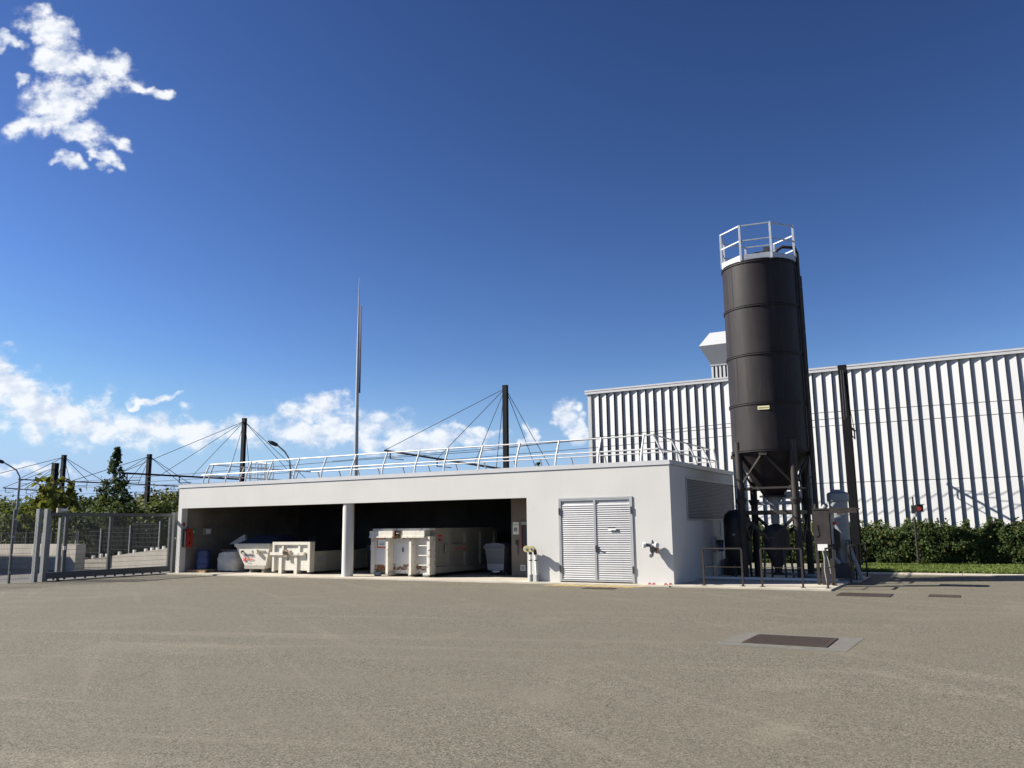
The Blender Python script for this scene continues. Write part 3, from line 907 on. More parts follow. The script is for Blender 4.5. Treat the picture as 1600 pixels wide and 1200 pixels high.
part(MB().box(bx0 + 0.02, bx1 - 0.02, by0 + 0.36, by0 + 0.43, 0.16, 0.30), 'sill_beam', 'container_rusty', B)
sg = part(MB().box(-22.13, -21.62, by0 + 0.102, by0 + 0.108, 1.18, 1.60), 'placard', 'orange_frame', B)
part(MB().box(-22.07, -21.66, by0 + 0.098, by0 + 0.1015, 1.25, 1.54), 'placard_face', 'sign_white', sg)
part(MB().box(-21.99, -21.74, by0 + 0.095, by0 + 0.0975, 1.32, 1.345).box(-21.99, -21.74, by0 + 0.095, by0 + 0.0975, 1.38, 1.40), 'placard_print', 'navy_print', sg)
for z in (0.52, 0.90, 1.28):
    part(MB().tube([(-19.96, by0 + 0.05, z), (-19.56, by0 + 0.03, z)], 0.016, 8).tube([(-19.96, by0 + 0.05, z), (-19.96, by0 + 0.40, z)], 0.014, 6), 'rung', 'container_white', B)
part(MB().box(-20.98, -20.95, by0 + 0.31, by0 + 0.36, 1.02, 1.2), 'latch', 'rubber', B)
for x in (-21.42, -20.42):
    part(MB().box(x - 0.06, x + 0.06, by0 + 0.05, by1 + 0.05, 0.09, 0.24), 'skid_rail', 'container_shaded', B)
for x, y in ((-22.1, by0 + 0.15), (-19.64, by0 + 0.15), (-22.1, by1 - 0.3), (-19.64, by1 - 0.3)):
    part(MB().cyl((x - 0.13, y, 0.14), (x + 0.13, y, 0.14), 0.09, n=18).box(x - 0.16, x - 0.135, y - 0.05, y + 0.05, 0.12, 0.26).box(x + 0.135, x + 0.16, y - 0.05, y + 0.05, 0.12, 0.26), 'roller', 'galvanised_dull', B)
# long side: rails, ribs and badge plate
part(MB().box(bx1 - 0.118, bx1, by0 + 0.42, by1, 1.80, 1.97), 'side_top_rail', 'container_shaded', B)
part(MB().box(bx1 - 0.118, bx1, by0 + 0.42, by1, 0.18, 0.42), 'side_bottom_rail', 'container_shaded', B)
for y in (28.95, 30.25, 31.5, 32.7):
    part(MB().box(bx1 - 0.118, bx1 - 0.02, y, y + 0.22, 0.42, 1.80), 'side_rib', 'container_shaded', B)
pl8 = part(MB().box(bx1 - 0.0185, bx1 + 0.01, 28.7, 30.3, 0.98, 1.30), 'badge_plate', 'container_shaded', B)
part(MB().cyl((bx1 + 0.0105, 29.52, 1.12), (bx1 + 0.014, 29.52, 1.12), 0.085, n=24), 'logo_disc', 'red_print', pl8)
part(MB().cyl((bx1 + 0.0145, 29.525, 1.145), (bx1 + 0.017, 29.525, 1.145), 0.055, n=20), 'logo_inner', 'container_shaded', pl8)
text_part('VEOLIA', 'lettering', 'red_print', pl8, (bx1 + 0.012, 29.65, 1.08), 0.16, 'x')
part(MB().box(bx1 - 0.117, bx1 - 0.112, 28.32, 28.66, 1.62, 1.69), 'warning_label', 'red_print', B)
part(MB().box(bx1 - 0.117, bx1 - 0.112, 28.38, 28.48, 1.44, 1.55), 'pictogram_label', 'navy_print', B)
part(MB().box(bx1 - 0.117, bx1 - 0.112, 28.52, 28.62, 1.42, 1.56), 'pictogram_label', 'red_print', B)

# ------------------------------------------------------------------ low hook-lift container left of the column
A = thing('low_container', 'low white hook-lift container with hook bracket, left of the round column', 'container', (-27.1, 30, 0.05))
ax0, ax1, ay0, ay1 = -28.20, -25.95, 27.85, 31.9
part(MB().box(ax0 + 0.05, ax1 - 0.05, ay0 + 0.09, ay0 + 0.13, 0.20, 1.40), 'front_panel', 'container_white', A)
part(MB().box(ax0 + 0.05, ax1 - 0.05, ay0 + 0.30, ay0 + 0.36, 0.20, 1.30).box(ax0 + 0.05, ax1 - 0.05, ay1 - 0.06, ay1, 0.2, 1.05).box(ax0 + 0.05, ax0 + 0.11, ay0 + 0.36, ay1 - 0.06, 0.2, 1.05).box(ax1 - 0.11, ax1 - 0.05, ay0 + 0.36, ay1 - 0.06, 0.2, 0.98).box(ax0 + 0.11, ax1 - 0.11, ay0 + 0.36, ay1 - 0.06, 0.2, 0.28), 'body', 'container_shaded', A)
for x, w in ((ax0 + 0.06, 0.12), (ax1 - 0.07, 0.14)):
    part(MB().box(x - w / 2, x + w / 2, ay0, ay0 + 0.30, 0.14, 1.44), 'upright', 'container_white', A)
part(MB().box(ax0 + 0.12, ax1 - 0.14, ay0, ay0 + 0.30, 1.31, 1.44), 'top_beam', 'container_white', A)
part(MB().box(ax0 - 0.10, ax1 - 0.32, ay0 - 0.05, ay0 + 0.14, 0.86, 0.99), 'cross_beam', 'container_rusty', A)
for x in (-27.72, -26.80):
    part(MB().box(x - 0.09, x + 0.09, ay0 + 0.02, ay0 + 0.30, 0.05, 0.858), 'runner_post', 'container_white', A)
    part(MB().box(x - 0.09, x + 0.09, ay0 + 0.30, ay1, 0.05, 0.20), 'skid_rail', 'container_shaded', A)
for x in (-27.60, -26.62):
    part(MB().box(x - 0.06, x + 0.06, ay0 + 0.03, ay0 + 0.30, 0.992, 1.308), 'stiffener', 'container_white', A)
hk = part(MB().box(-27.50, -27.20, ay0 - 0.085, ay0 - 0.052, 0.78, 1.10).box(-27.15, -26.95, ay0 - 0.08, ay0 - 0.052, 0.92, 1.06), 'hook_plate', 'hook_plate', A)
part(MB().tube([(-27.46, ay0 - 0.10, 0.95), (-27.35, ay0 - 0.15, 1.02), (-27.22, ay0 - 0.10, 0.97)], 0.025, 8).box(-27.18, -27.14, ay0 - 0.1, ay0 - 0.06, 0.62, 0.76), 'hook_bar', 'black_steel', hk)
part(MB().box(ax1 - 0.048, ax1, ay0 + 0.30, ay1, 0.90, 1.02).box(ax1 - 0.048, ax1, ay0 + 0.30, ay1, 0.16, 0.26), 'side_rail', 'container_shaded', A)
for y in (28.9, 29.9, 30.9, 31.75):
    part(MB().box(ax1 - 0.048, ax1 - 0.01, y, y + 0.14, 0.26, 0.90), 'side_rib', 'container_shaded', A)
part(MB().box(ax1 - 0.30, ax1 - 0.16, ay0 + 0.08, ay0 + 0.088, 0.68, 0.90), 'plate_label', 'grey_print', A)
part(MB().box(ax1 - 0.0485, ax1 - 0.042, ay0 + 0.5, ay0 + 0.86, 0.58, 0.80), 'plate_label', 'grey_print', A)
# load heaped in it
load = MB()
load.hexa([(ax0 + 0.12, 28.3, 0.9), (ax1 - 0.12, 28.3, 0.9), (ax1 - 0.12, 31.8, 0.9), (ax0 + 0.12, 31.8, 0.9)],
          [(-27.25, 29.3, 1.62), (-26.9, 29.2, 1.66), (-26.8, 30.6, 1.5), (-27.5, 30.6, 1.55)])
single(load, 'covered_load', 'black_tarp', 'dark peaked tarpaulin-covered load rising behind the low container front', 'load', (-27.1, 30, 0.9))

# ------------------------------------------------------------------ cardboard skip
K = thing('cardboard_skip', 'white slant-sided skip lettered CARTONS with red logo, beside low container', 'skip', (-29.7, 29, 0.05))
sy0, sy1 = 28.08, 30.1
z0, z1 = 0.24, 1.36
prof_t = (-30.78, -28.62)
prof_b = (-30.12, -28.9)
body = MB().hexa([(prof_b[0], sy0 + 0.05, z0), (prof_b[1], sy0 + 0.05, z0), (prof_b[1], sy1 - 0.1, z0), (prof_b[0], sy1 - 0.1, z0)],
                 [(prof_t[0], sy0, z1 - 0.14), (prof_t[1], sy0, z1 - 0.14), (prof_t[1], sy1, z1 - 0.14), (prof_t[0], sy1, z1 - 0.14)])
part(body, 'body', 'skip_white', K)
part(MB().box(prof_t[0] - 0.05, prof_t[1] + 0.03, sy0 - 0.05, sy1 + 0.05, z1 - 0.138, z1), 'rim', 'container_white', K)
part(MB().box(prof_b[0] - 0.08, prof_b[1], sy0 + 0.02, sy0 + 0.05, z0 - 0.02, z0 + 0.14), 'base_strip', 'container_shaded', K)
for x in (-29.9, -29.1):
    part(MB().box(x - 0.06, x + 0.06, sy0 + 0.1, sy1 - 0.15, 0.05, z0 - 0.022), 'skid', 'container_shaded', K)
part(MB().cyl((-30.33, sy0 + 0.03, 1.02), (-30.30, sy0 - 0.09, 1.0), 0.04, n=10).tube([(-30.32, sy0 - 0.08, 1.02), (-30.26, sy0 - 0.12, 0.92)], 0.028, 8), 'lifting_lug', 'black_steel', K)
part(MB().cyl((-29.35, sy0 + 0.02, 1.0), (-29.35, sy0 - 0.15, 1.0), 0.10, n=16).hexa([(-29.75, sy0 - 0.03, 0.98), (-28.9, sy0 - 0.03, 0.98), (-28.9, sy0 + 0.02, 0.98), (-29.75, sy0 + 0.02, 0.98)], [(-29.6, sy0 - 0.08, 1.06), (-28.9, sy0 - 0.08, 1.06), (-28.9, sy0 + 0.02, 1.06), (-29.6, sy0 + 0.02, 1.06)]), 'lifting_lug', 'container_white', K)
part(MB().hexa([(prof_t[0], sy0 + 0.03, z1 + 0.002), (prof_t[1], sy0 + 0.03, z1 + 0.002), (prof_t[1], sy1, z1 + 0.002), (prof_t[0], sy1, z1 + 0.002)],
               [(-30.0, sy0 + 0.6, 1.72), (-28.7, sy0 + 0.6, 1.72), (-28.7, sy1 - 0.6, 1.72), (-30.0, sy1 - 0.6, 1.72)]), 'lid', 'navy_tarp', K)
text_part('CARTONS', 'lettering', 'navy_print', K, (-30.30, sy0 - 0.012, 0.80), 0.145, '-y', 0.004, 0.004)
text_part('VEOLIA', 'lettering', 'red_print', K, (-30.07, sy0 + 0.0, 0.605), 0.135, '-y', 0.003, 0.0)
part(MB().tube([(-30.19 + 0.085 * math.cos(a), sy0 - 0.002, 0.655 + 0.085 * math.sin(a)) for a in np.linspace(0, 2 * math.pi, 25)], 0.012, 6), 'logo_ring', 'red_print', K)
part(MB().cyl((-30.18, sy0 + 0.01, 0.61), (-30.18, sy0 - 0.012, 0.61), 0.05, n=16), 'logo_drop', 'red_print', K)
part(MB().box(-30.07, -29.8, sy0 - 0.0, sy0 + 0.008, 0.50, 0.515), 'small_print', 'grey_print', K)

# ------------------------------------------------------------------ clutter at the left end of the bay
t = thing('plastic_drum', 'blue plastic drum on a pallet by the inner end wall', 'drum', (-32.55, 27.75, 0.17))
part(MB().lathe(-32.55, 27.75, [(0.25, 0.17), (0.29, 0.20), (0.29, 0.42), (0.305, 0.44), (0.29, 0.46), (0.29, 0.72), (0.305, 0.74), (0.29, 0.76), (0.29, 0.98), (0.30, 1.02), (0.27, 1.05)], 28), 'shell', 'blue_plastic', t)
part(MB().lathe(-32.55, 27.75, [(0.262, 1.052), (0.262, 1.075)], 28).cyl((-32.65, 27.68, 1.07), (-32.65, 27.68, 1.10), 0.04, n=12), 'lid', 'blue_plastic', t)
t = thing('wooden_pallet', 'low wooden pallet under the blue drum', 'pallet', (-32.5, 27.8, 0.05))
for i in range(6):
    part(MB().box(-33.15 + i * 0.22, -33.15 + i * 0.22 + 0.14, 27.3, 28.3, 0.145, 0.169), 'plank', 'wood', t)
for y in (27.32, 27.75, 28.2):
    part(MB().box(-33.15, -31.92, y, y + 0.09, 0.05, 0.144), 'bearer', 'wood', t)
# crumpled bulk bags
def crumple(x0, x1, y0, y1, z0, z1, seed, nx=14, ny=10, nz=8, amp=0.06):
    r = np.random.default_rng(seed)
    import bmesh
    bm = bmesh.new()
    bmesh.ops.create_cube(bm, size=2)
    bmesh.ops.subdivide_edges(bm, edges=bm.edges, cuts=7, use_grid_fill=True)
    from mathutils import noise as mn
    vs = []
    for v in bm.verts:
        p = v.co.copy()
        l = p.length
        q = p * (0.72 + 0.28 / max(1.0, l))
        nz_ = mn.noise_vector(q * 1.6 + Vector((seed, 0, 0))) * 2.2 + mn.noise_vector(q * 4 + Vector((seed, 3, 0)))
        q += nz_ * amp
        vs.append((x0 + (q.x + 1) / 2 * (x1 - x0), y0 + (q.y + 1) / 2 * (y1 - y0), max(z0, z0 + (q.z + 1) / 2 * (z1 - z0))))
    bm.verts.index_update()
    fs = [tuple(v.index for v in f.verts) for f in bm.faces]
    bm.free()
    return MB().add(vs, fs)


single(crumple(-31.95, -30.75, 28.0, 29.0, 0.05, 1.02, 3), 'bulk_bag', 'bag_white', 'crumpled grey-white bulk bag on floor between blue drum and skip', 'bag', (-31.4, 28.5, 0.05))
single(crumple(-32.5, -30.7, 29.2, 30.1, 0.05, 1.35, 5), 'waste_heap', 'black_tarp', 'black plastic-covered heap behind the bulk bag', 'heap', (-31.6, 29.6, 0.05))
single(MB().hexa([(-32.2, 28.9, 1.30), (-31.1, 28.95, 1.38), (-31.1, 29.1, 1.40), (-32.2, 29.05, 1.32)], [(-32.0, 28.95, 1.40), (-31.25, 29.0, 1.78), (-31.25, 29.12, 1.78), (-32.0, 29.1, 1.42)]),
       'leaning_sheet', 'bag_white', 'pale triangular sheet lying tilted on top of the black heap', 'sheet', (-31.6, 29, 1.3), smooth=False)
single(MB().box(-32.4, -31.2, 28.62, 28.70, 1.03, 1.07), 'plank', 'wood', 'thin plank lying across the bulk bag top', 'plank', (-31.8, 28.6, 1.03))
# dark bins behind the column with white labels
for i, (x, y, lab) in enumerate(((-25.2, 31.6, 'black wheeled bin with pale label behind the column, nearer the column'), (-24.35, 31.9, 'black wheeled bin with pale label behind the column, nearer the compactor'))):
    t = thing('wheeled_bin', lab, 'bin', (x, y, 0.05), 'black bins behind the column')
    part(MB().hexa([(x - 0.30, y - 0.3, 0.15), (x + 0.30, y - 0.3, 0.15), (x + 0.30, y + 0.3, 0.15), (x - 0.30, y + 0.3, 0.15)], [(x - 0.38, y - 0.38, 1.25), (x + 0.38, y - 0.38, 1.25), (x + 0.38, y + 0.38, 1.25), (x - 0.38, y + 0.38, 1.25)]), 'body', 'bin_dark', t)
    part(MB().hexa([(x - 0.4, y - 0.42, 1.252), (x + 0.4, y - 0.42, 1.252), (x + 0.4, y + 0.4, 1.252), (x - 0.4, y + 0.4, 1.252)], [(x - 0.3, y - 0.3, 1.36), (x + 0.3, y - 0.3, 1.36), (x + 0.3, y + 0.3, 1.38), (x - 0.3, y + 0.3, 1.38)]), 'lid', 'bin_dark', t)
    part(MB().hexa([(x - 0.14, y - 0.385, 0.98), (x + 0.1, y - 0.385, 0.98), (x + 0.1, y - 0.37, 0.98), (x - 0.14, y - 0.37, 0.98)], [(x - 0.12, y - 0.405, 1.2), (x + 0.12, y - 0.405, 1.2), (x + 0.12, y - 0.385, 1.2), (x - 0.12, y - 0.385, 1.2)]), 'label_plate', 'sign_white', t)
    for sx in (-0.24, 0.24):
        part(MB().cyl((x + sx - 0.03, y - 0.2, 0.12), (x + sx + 0.03, y - 0.2, 0.12), 0.07, n=14), 'wheel', 'rubber', t)
# four-wheel waste bin at the right
t = thing('waste_bin', 'grey four-wheeled waste bin beside the taupe partition', 'bin', (-17.6, 30.1, 0.05))
x, y = -17.58, 30.15
part(MB().hexa([(x - 0.44, y - 0.36, 0.24), (x + 0.30, y - 0.36, 0.24), (x + 0.30, y + 0.36, 0.24), (x - 0.44, y + 0.36, 0.24)], [(x - 0.52, y - 0.46, 1.14), (x + 0.40, y - 0.46, 1.14), (x + 0.40, y + 0.46, 1.14), (x - 0.52, y + 0.46, 1.14)]), 'body', 'bin_grey', t)
part(MB().hexa([(x - 0.445, y - 0.372, 0.26), (x + 0.305, y - 0.372, 0.26), (x + 0.305, y - 0.35, 0.26), (x - 0.445, y - 0.35, 0.26)], [(x - 0.46, y - 0.402, 0.50), (x + 0.32, y - 0.402, 0.50), (x + 0.32, y - 0.385, 0.50), (x - 0.46, y - 0.385, 0.50)]), 'lower_panel', 'bin_pale', t)
part(MB().box(x - 0.57, x + 0.45, y - 0.50, y + 0.50, 1.142, 1.20), 'rim', 'bin_grey', t)
part(MB().prism([(x - 0.55, 1.202), (x + 0.43, 1.202), (x + 0.36, 1.30), (x - 0.06, 1.35), (x - 0.48, 1.30)], 'y', y - 0.48, y + 0.48), 'lid', 'bin_grey', t)
part(MB().tube([(x - 0.5, y - 0.49, 1.12), (x - 0.46, y - 0.56, 1.10), (x + 0.33, y - 0.56, 1.10), (x + 0.38, y - 0.49, 1.12)], 0.015, 8), 'handle_bar', 'galvanised_dull', t)
part(MB().box(x - 0.2, x + 0.12, y - 0.40, y - 0.37, 0.17, 0.23), 'kick_plate', 'sign_white', t)
for dx in (-0.34, 0.22):
    for dy in (-0.26, 0.26):
        wl = part(MB().cyl((x + dx - 0.025, y + dy, 0.13), (x + dx + 0.025, y + dy, 0.13), 0.08, n=16), 'castor', 'rubber', t)
        part(MB().box(x + dx - 0.04, x + dx - 0.027, y + dy - 0.03, y + dy + 0.03, 0.12, 0.242).box(x + dx + 0.027, x + dx + 0.04, y + dy - 0.03, y + dy + 0.03, 0.12, 0.242), 'fork', 'galvanised_dull', wl)

# ------------------------------------------------------------------ factory hall
FY = 45.0
FXL, FXR, FH = -20.15, 34.0, 10.02
PITCH_X, DEPTH = 0.485, 0.145
SEAM = 4.0
fh = thing('factory_hall', 'long white factory hall with folded vertical cladding panels behind the hedge', 'building', (0, 50, 0))
part(MB().box(FXL, FXR, FY + 0.14, 80, 0, FH - 0.30), 'core', 'panel_dark', fh)


def panel(h):
    mb = MB()
    p = [(0.0, 0.13), (PITCH_X - 0.004, 0.13 - DEPTH), (PITCH_X - 0.004, 0.14), (0.0, 0.14)]
    n_ = 4
    vs = [(a, b, 0) for a, b in p] + [(a, b, h) for a, b in p]
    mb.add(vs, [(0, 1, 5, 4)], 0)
    mb.add(vs, [(1, 2, 6, 5)], 1)  # return of the fold coloured dark, its shade put into the colour
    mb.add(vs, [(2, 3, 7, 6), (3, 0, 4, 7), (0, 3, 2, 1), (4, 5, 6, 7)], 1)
    me = bpy.data.meshes.new('wall_panel')
    me.from_pydata(mb.v, [], mb.f)
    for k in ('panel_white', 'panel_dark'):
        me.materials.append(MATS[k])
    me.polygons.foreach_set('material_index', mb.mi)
    me.update()
    return me


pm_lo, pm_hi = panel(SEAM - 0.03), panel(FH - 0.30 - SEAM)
npan = int((10 - FXL) / PITCH_X)
part(MB().box(FXL - 0.02, FXL + 0.2, FY - 0.01, FY + 0.13, 0, FH - 0.30), 'corner_trim', 'panel_white', fh)
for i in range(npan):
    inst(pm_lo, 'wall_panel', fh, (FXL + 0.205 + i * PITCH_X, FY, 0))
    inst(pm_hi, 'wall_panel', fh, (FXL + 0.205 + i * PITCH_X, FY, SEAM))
part(MB().box(FXL + 0.205 + npan * PITCH_X, FXR, FY, FY + 0.135, 0, FH - 0.3), 'plain_wall', 'panel_white', fh)
part(MB().box(FXL - 0.16, FXR, FY - 0.09, FY + 0.6, FH - 0.298, FH - 0.15).box(FXL - 0.16, FXR, FY - 0.11, FY + 0.6, FH - 0.148, FH - 0.06), 'coping', 'coping_grey', fh)
part(MB().box(FXL, FXR, FY + 0.6, 80, FH - 0.298, FH - 0.2), 'roof', 'patch_concrete', fh)
# rooftop exhaust hood
vt = thing('exhaust_hood', 'white angular exhaust hood on ribbed base standing on factory roof behind silo', 'vent', (-13, 53, FH - 0.2))
vx0, vx1, vy0, vy1 = -14.6, -11.4, 52.0, 55.0
part(MB().box(vx0 + 0.1, vx1 - 0.1, vy0 + 0.1, vy1 - 0.1, FH - 0.2, 12.05), 'plenum', 'panel_dark', vt)
vs_me = MB().box(0, 0.13, 0, 0.08, 0, 2.2).mesh('rib', 'coping_grey', smooth=False)
for i in range(13):
    inst(vs_me, 'rib', vt, (vx0 + 0.03 + i * 0.25, vy0 + 0.01, FH - 0.19))
part(MB().box(vx0 - 0.03, vx1 + 0.03, vy0 - 0.02, vy1, 12.0, 12.1), 'collar', 'louvre_grey', vt)
part(MB().hexa([(vx0 + 0.02, vy0 + 0.05, 12.1), (vx1 - 0.02, vy0 + 0.05, 12.1), (vx1 - 0.02, vy1, 12.1), (vx0 + 0.02, vy1, 12.1)],
               [(vx0 - 0.5, vy0 - 0.7, 13.25), (vx1 + 0.5, vy0 - 0.7, 13.25), (vx1 + 0.5, vy1, 13.25), (vx0 - 0.5, vy1, 13.25)]), 'lower_hood', 'panel_white', vt)
part(MB().hexa([(vx0 - 0.5, vy0 - 0.7, 13.252), (vx1 + 0.5, vy0 - 0.7, 13.252), (vx1 + 0.5, vy1, 13.252), (vx0 - 0.5, vy1, 13.252)],
               [(vx0 - 0.02, vy0 + 0.25, 14.25), (vx1 + 0.02, vy0 + 0.25, 14.25), (vx1 + 0.02, vy1, 14.25), (vx0 - 0.02, vy1, 14.25)]), 'upper_hood', 'panel_white', vt)

# ------------------------------------------------------------------ silo
CX, CY, SR = -6.70, 31.2, 1.37
si = thing('storage_silo', 'tall dark brown cylindrical silo on legs with railed top platform', 'silo', (CX, CY, 0.05))
levels = [4.56, 6.25, 8.05, 9.85, 11.52]
for i, (a, b) in enumerate(zip(levels[:-1], levels[1:])):
    cs = part(MB().lathe(CX, CY, [(SR, a + 0.012), (SR, b - 0.012)], 72), 'shell_course', 'silo_brown', si)
    an = math.radians(222 + (i % 2) * 14)
    part(MB().beam((CX + SR * math.cos(an), CY + SR * math.sin(an), a + 0.07), (CX + SR * math.cos(an), CY + SR * math.sin(an), b - 0.07), 0.018, 0.012), 'weld_seam', 'black_steel', cs)
for z in levels:
    part(MB().lathe(CX, CY, [(SR - 0.02, z - 0.055), (SR + 0.035, z - 0.05), (SR + 0.035, z - 0.012), (SR + 0.008, z - 0.008), (SR + 0.008, z + 0.008), (SR + 0.035, z + 0.012), (SR + 0.035, z + 0.05), (SR - 0.02, z + 0.055)], 72, cap=False), 'ring_flange', 'silo_brown', si)
part(MB().lathe(CX, CY, [(SR - 0.02, 11.53), (0.6, 11.72), (0.0001, 11.78)], 48, cap=False), 'roof', 'silo_brown', si)
part(MB().lathe(CX, CY, [(SR - 0.03, 4.54), (0.34, 2.95), (0.30, 2.93)], 48, cap=False), 'hopper_cone', 'silo_brown', si)
part(MB().lathe(CX, CY, [(0.32, 2.99), (0.50, 2.99), (0.50, 2.93), (0.32, 2.93)], 32, cap=False), 'outlet_flange', 'silo_brown', si)
part(MB().lathe(CX, CY, [(0.30, 2.93), (0.16, 2.66), (0.16, 2.45), (0.22, 2.43), (0.22, 2.38), (0.15, 2.36), (0.15, 1.98)], 24), 'outlet_spout', 'galvanised_dull', si)
part(MB().box(CX - 0.55, CX + 0.75, CY - 0.17, CY + 0.17, 2.66, 2.78).box(CX + 0.4, CX + 0.95, CY - 0.14, CY + 0.14, 2.86, 3.12), 'slide_gate', 'galvanised_dull', si)
LEG = 0.95
for sx in (-1, 1):
    for sy in (-1, 1):
        lx, ly = CX + sx * LEG, CY + sy * LEG
        lg = part(MB().cyl((lx, ly, 0.07), (lx, ly, 4.9), 0.125, n=20), 'leg', 'steel_brown', si)
        part(MB().lathe(lx, ly, [(0.20, 2.80), (0.20, 2.88)], 20).lathe(lx, ly, [(0.14, 2.66), (0.19, 2.797)], 20, cap=False), 'leg_flange', 'steel_brown', lg)
        part(MB().box(lx - 0.24, lx + 0.24, ly - 0.24, ly + 0.24, 0.05, 0.075), 'base_plate', 'steel_brown', lg)
for (a, b) in (((-1, -1), (1, -1)), ((1, -1), (1, 1)), ((1, 1), (-1, 1)), ((-1, 1), (-1, -1))):
    p = [(CX + q[0] * LEG, CY + q[1] * LEG) for q in (a, b)]
    mid = ((p[0][0] + p[1][0]) / 2, (p[0][1] + p[1][1]) / 2)
    for z, w in ((3.24, 0.07), (2.38, 0.14)):
        part(MB().beam((*p[0], z), (*p[1], z), 0.08, w), 'tie_beam', 'steel_brown', si)
    for q in p:
        part(MB().beam((*q, 3.30), (CX + (mid[0] - CX) * 1.40, CY + (mid[1] - CY) * 1.40, 4.47), 0.06, 0.06), 'upper_brace', 'steel_brown', si)
        part(MB().beam((*q, 2.30), (mid[0], mid[1], 1.40), 0.07, 0.11), 'lower_brace', 'steel_brown', si)
    part(MB().beam((CX + (mid[0] - CX) * 1.41, CY + (mid[1] - CY) * 1.41, 4.38), (CX + (mid[0] - CX) * 1.41, CY + (mid[1] - CY) * 1.41, 4.52), 0.28, 0.05), 'gusset', 'steel_brown', si)
# identification plate
an = math.atan2(-1, 0.10)
pc = Vector((CX + (SR + 0.012) * math.cos(an), CY + (SR + 0.012) * math.sin(an), 6.05))
tg = Vector((-math.sin(an), math.cos(an), 0))
idp = part(MB().beam(pc - tg * 0.20, pc + tg * 0.20, 0.012, 0.13), 'name_plate', 'sign_cream', si)
nrm = Vector((math.cos(an), math.sin(an), 0))
for s0, s1 in ((-0.17, -0.03), (-0.01, 0.07), (0.09, 0.17)):
    part(MB().beam(pc + nrm * 0.008 + tg * s0, pc + nrm * 0.008 + tg * s1, 0.004, 0.045), 'plate_print', 'print_brown', idp)
# top platform: eight-sided rail
ang0 = math.radians(-90 - 22.5 + 9)
oct_ = [(CX + 1.42 * math.cos(ang0 + k * math.pi / 4), CY + 1.42 * math.sin(ang0 + k * math.pi / 4)) for k in range(8)]
for k in range(8):
    p, q = oct_[k], oct_[(k + 1) % 8]
    part(MB().beam((*p, 11.56), (*p, 12.93), 0.075, 0.05), 'rail_post', 'galvanised', si)
    part(MB().beam((*p, 11.66), (*q, 11.66), 0.02, 0.24), 'toe_board', 'galvanised', si)
    part(MB().beam((*p, 12.90), (*q, 12.90), 0.045, 0.045), 'top_rail', 'galvanised', si)
    part(MB().beam((*p, 12.32), (*q, 12.32), 0.03, 0.045), 'mid_rail', 'galvanised', si)
part(MB().prism(oct_, 'z', 11.54, 11.56), 'platform_deck', 'galvanised_dull', si)
part(MB().lathe(CX - 0.9, CY - 0.35, [(0.14, 11.56), (0.16, 11.86), (0.10, 11.96), (0.01, 11.99)], 16), 'vent_cap', 'white_plastic', si)
part(MB().box(CX - 0.45, CX + 0.5, CY - 0.2, CY + 0.5, 11.56, 11.78).box(CX + 0.3, CX + 0.5, CY - 0.45, CY - 0.25, 11.56, 12.25).box(CX - 0.55, CX - 0.35, CY - 0.4, CY - 0.2, 11.56, 12.05).beam((CX - 0.5, CY - 0.3, 12.08), (CX + 0.45, CY - 0.35, 12.12), 0.06, 0.06), 'hatch', 'black_steel', si)
# fill pipe and ladder column down the right flank
px_, py_ = CX + SR + 0.07, CY - 0.12
part(MB().tube([(CX + 0.75, CY - 0.55, 11.75), (CX + 0.80, CY - 0.55, 12.0), (CX + 1.0, CY - 0.45, 12.13), (px_ - 0.05, py_ - 0.15, 12.08), (px_, py_, 11.9), (px_, py_, 11.4), (px_, py_, 0.9)], 0.062, 12), 'fill_pipe', 'steel_brown', si)
for z in (3.6, 5.4, 7.1, 8.9, 10.6):
    part(MB().beam((CX + SR - 0.05, py_, z), (px_ + 0.09, py_, z), 0.10, 0.05), 'pipe_clamp', 'black_steel', si)
for dx in (-0.12, 0.16):
    part(MB().beam((CX + SR * 0.86 + dx, CY + SR * 0.55 + 0.25 - dx * 0.6, 2.3), (CX + SR * 0.86 + dx, CY + SR * 0.55 + 0.25 - dx * 0.6, 11.3), 0.07, 0.05), 'ladder_stile', 'black_steel', si)
part(MB().tube([(CX - SR * 0.70, CY - SR * 0.72, 4.50), (CX - LEG - 0.02, CY - LEG - 0.05, 3.4)], 0.05, 8), 'strut', 'steel_brown', si)

# ------------------------------------------------------------------ plant under the silo
bt = thing('blow_tank', 'dark conical conveying vessel standing under the silo outlet', 'tank', (CX, CY, 0.05))
part(MB().lathe(CX, CY, [(0.10, 1.98), (0.30, 1.90), (0.46, 1.72), (0.47, 1.20), (0.44, 1.10), (0.14, 0.42), (0.12, 0.30)], 32), 'vessel', 'dark_grey', bt)
part(MB().lathe(CX, CY, [(0.13, 0.16), (0.22, 0.18), (0.22, 0.26), (0.13, 0.298)], 20), 'outlet_valve', 'black_steel', bt)
for a in (0.6, 2.2, 3.8, 5.4):
    part(MB().beam((CX + 0.45 * math.cos(a), CY + 0.45 * math.sin(a), 1.3), (CX + 0.55 * math.cos(a), CY + 0.55 * math.sin(a), 0.05), 0.07, 0.05), 'leg', 'black_steel', bt)
part(MB().tube([(CX + 0.12, CY, 0.22), (CX + 0.5, CY - 0.2, 0.22), (CX + 0.8, CY - 0.55, 0.2), (CX + 1.5, CY - 0.62, 0.2)], 0.06, 10), 'conveying_pipe', 'galvanised_dull', bt)
pv = thing('pressure_vessel', 'tall black domed air receiver between silo leg and shelter wall', 'tank', (-8.22, 31.7, 0.05))
part(MB().lathe(-8.22, 31.7, [(0.20, 0.42), (0.42, 0.50), (0.50, 0.66), (0.50, 2.12), (0.44, 2.34), (0.28, 2.48), (0.05, 2.53)], 36), 'shell', 'black_steel', pv)
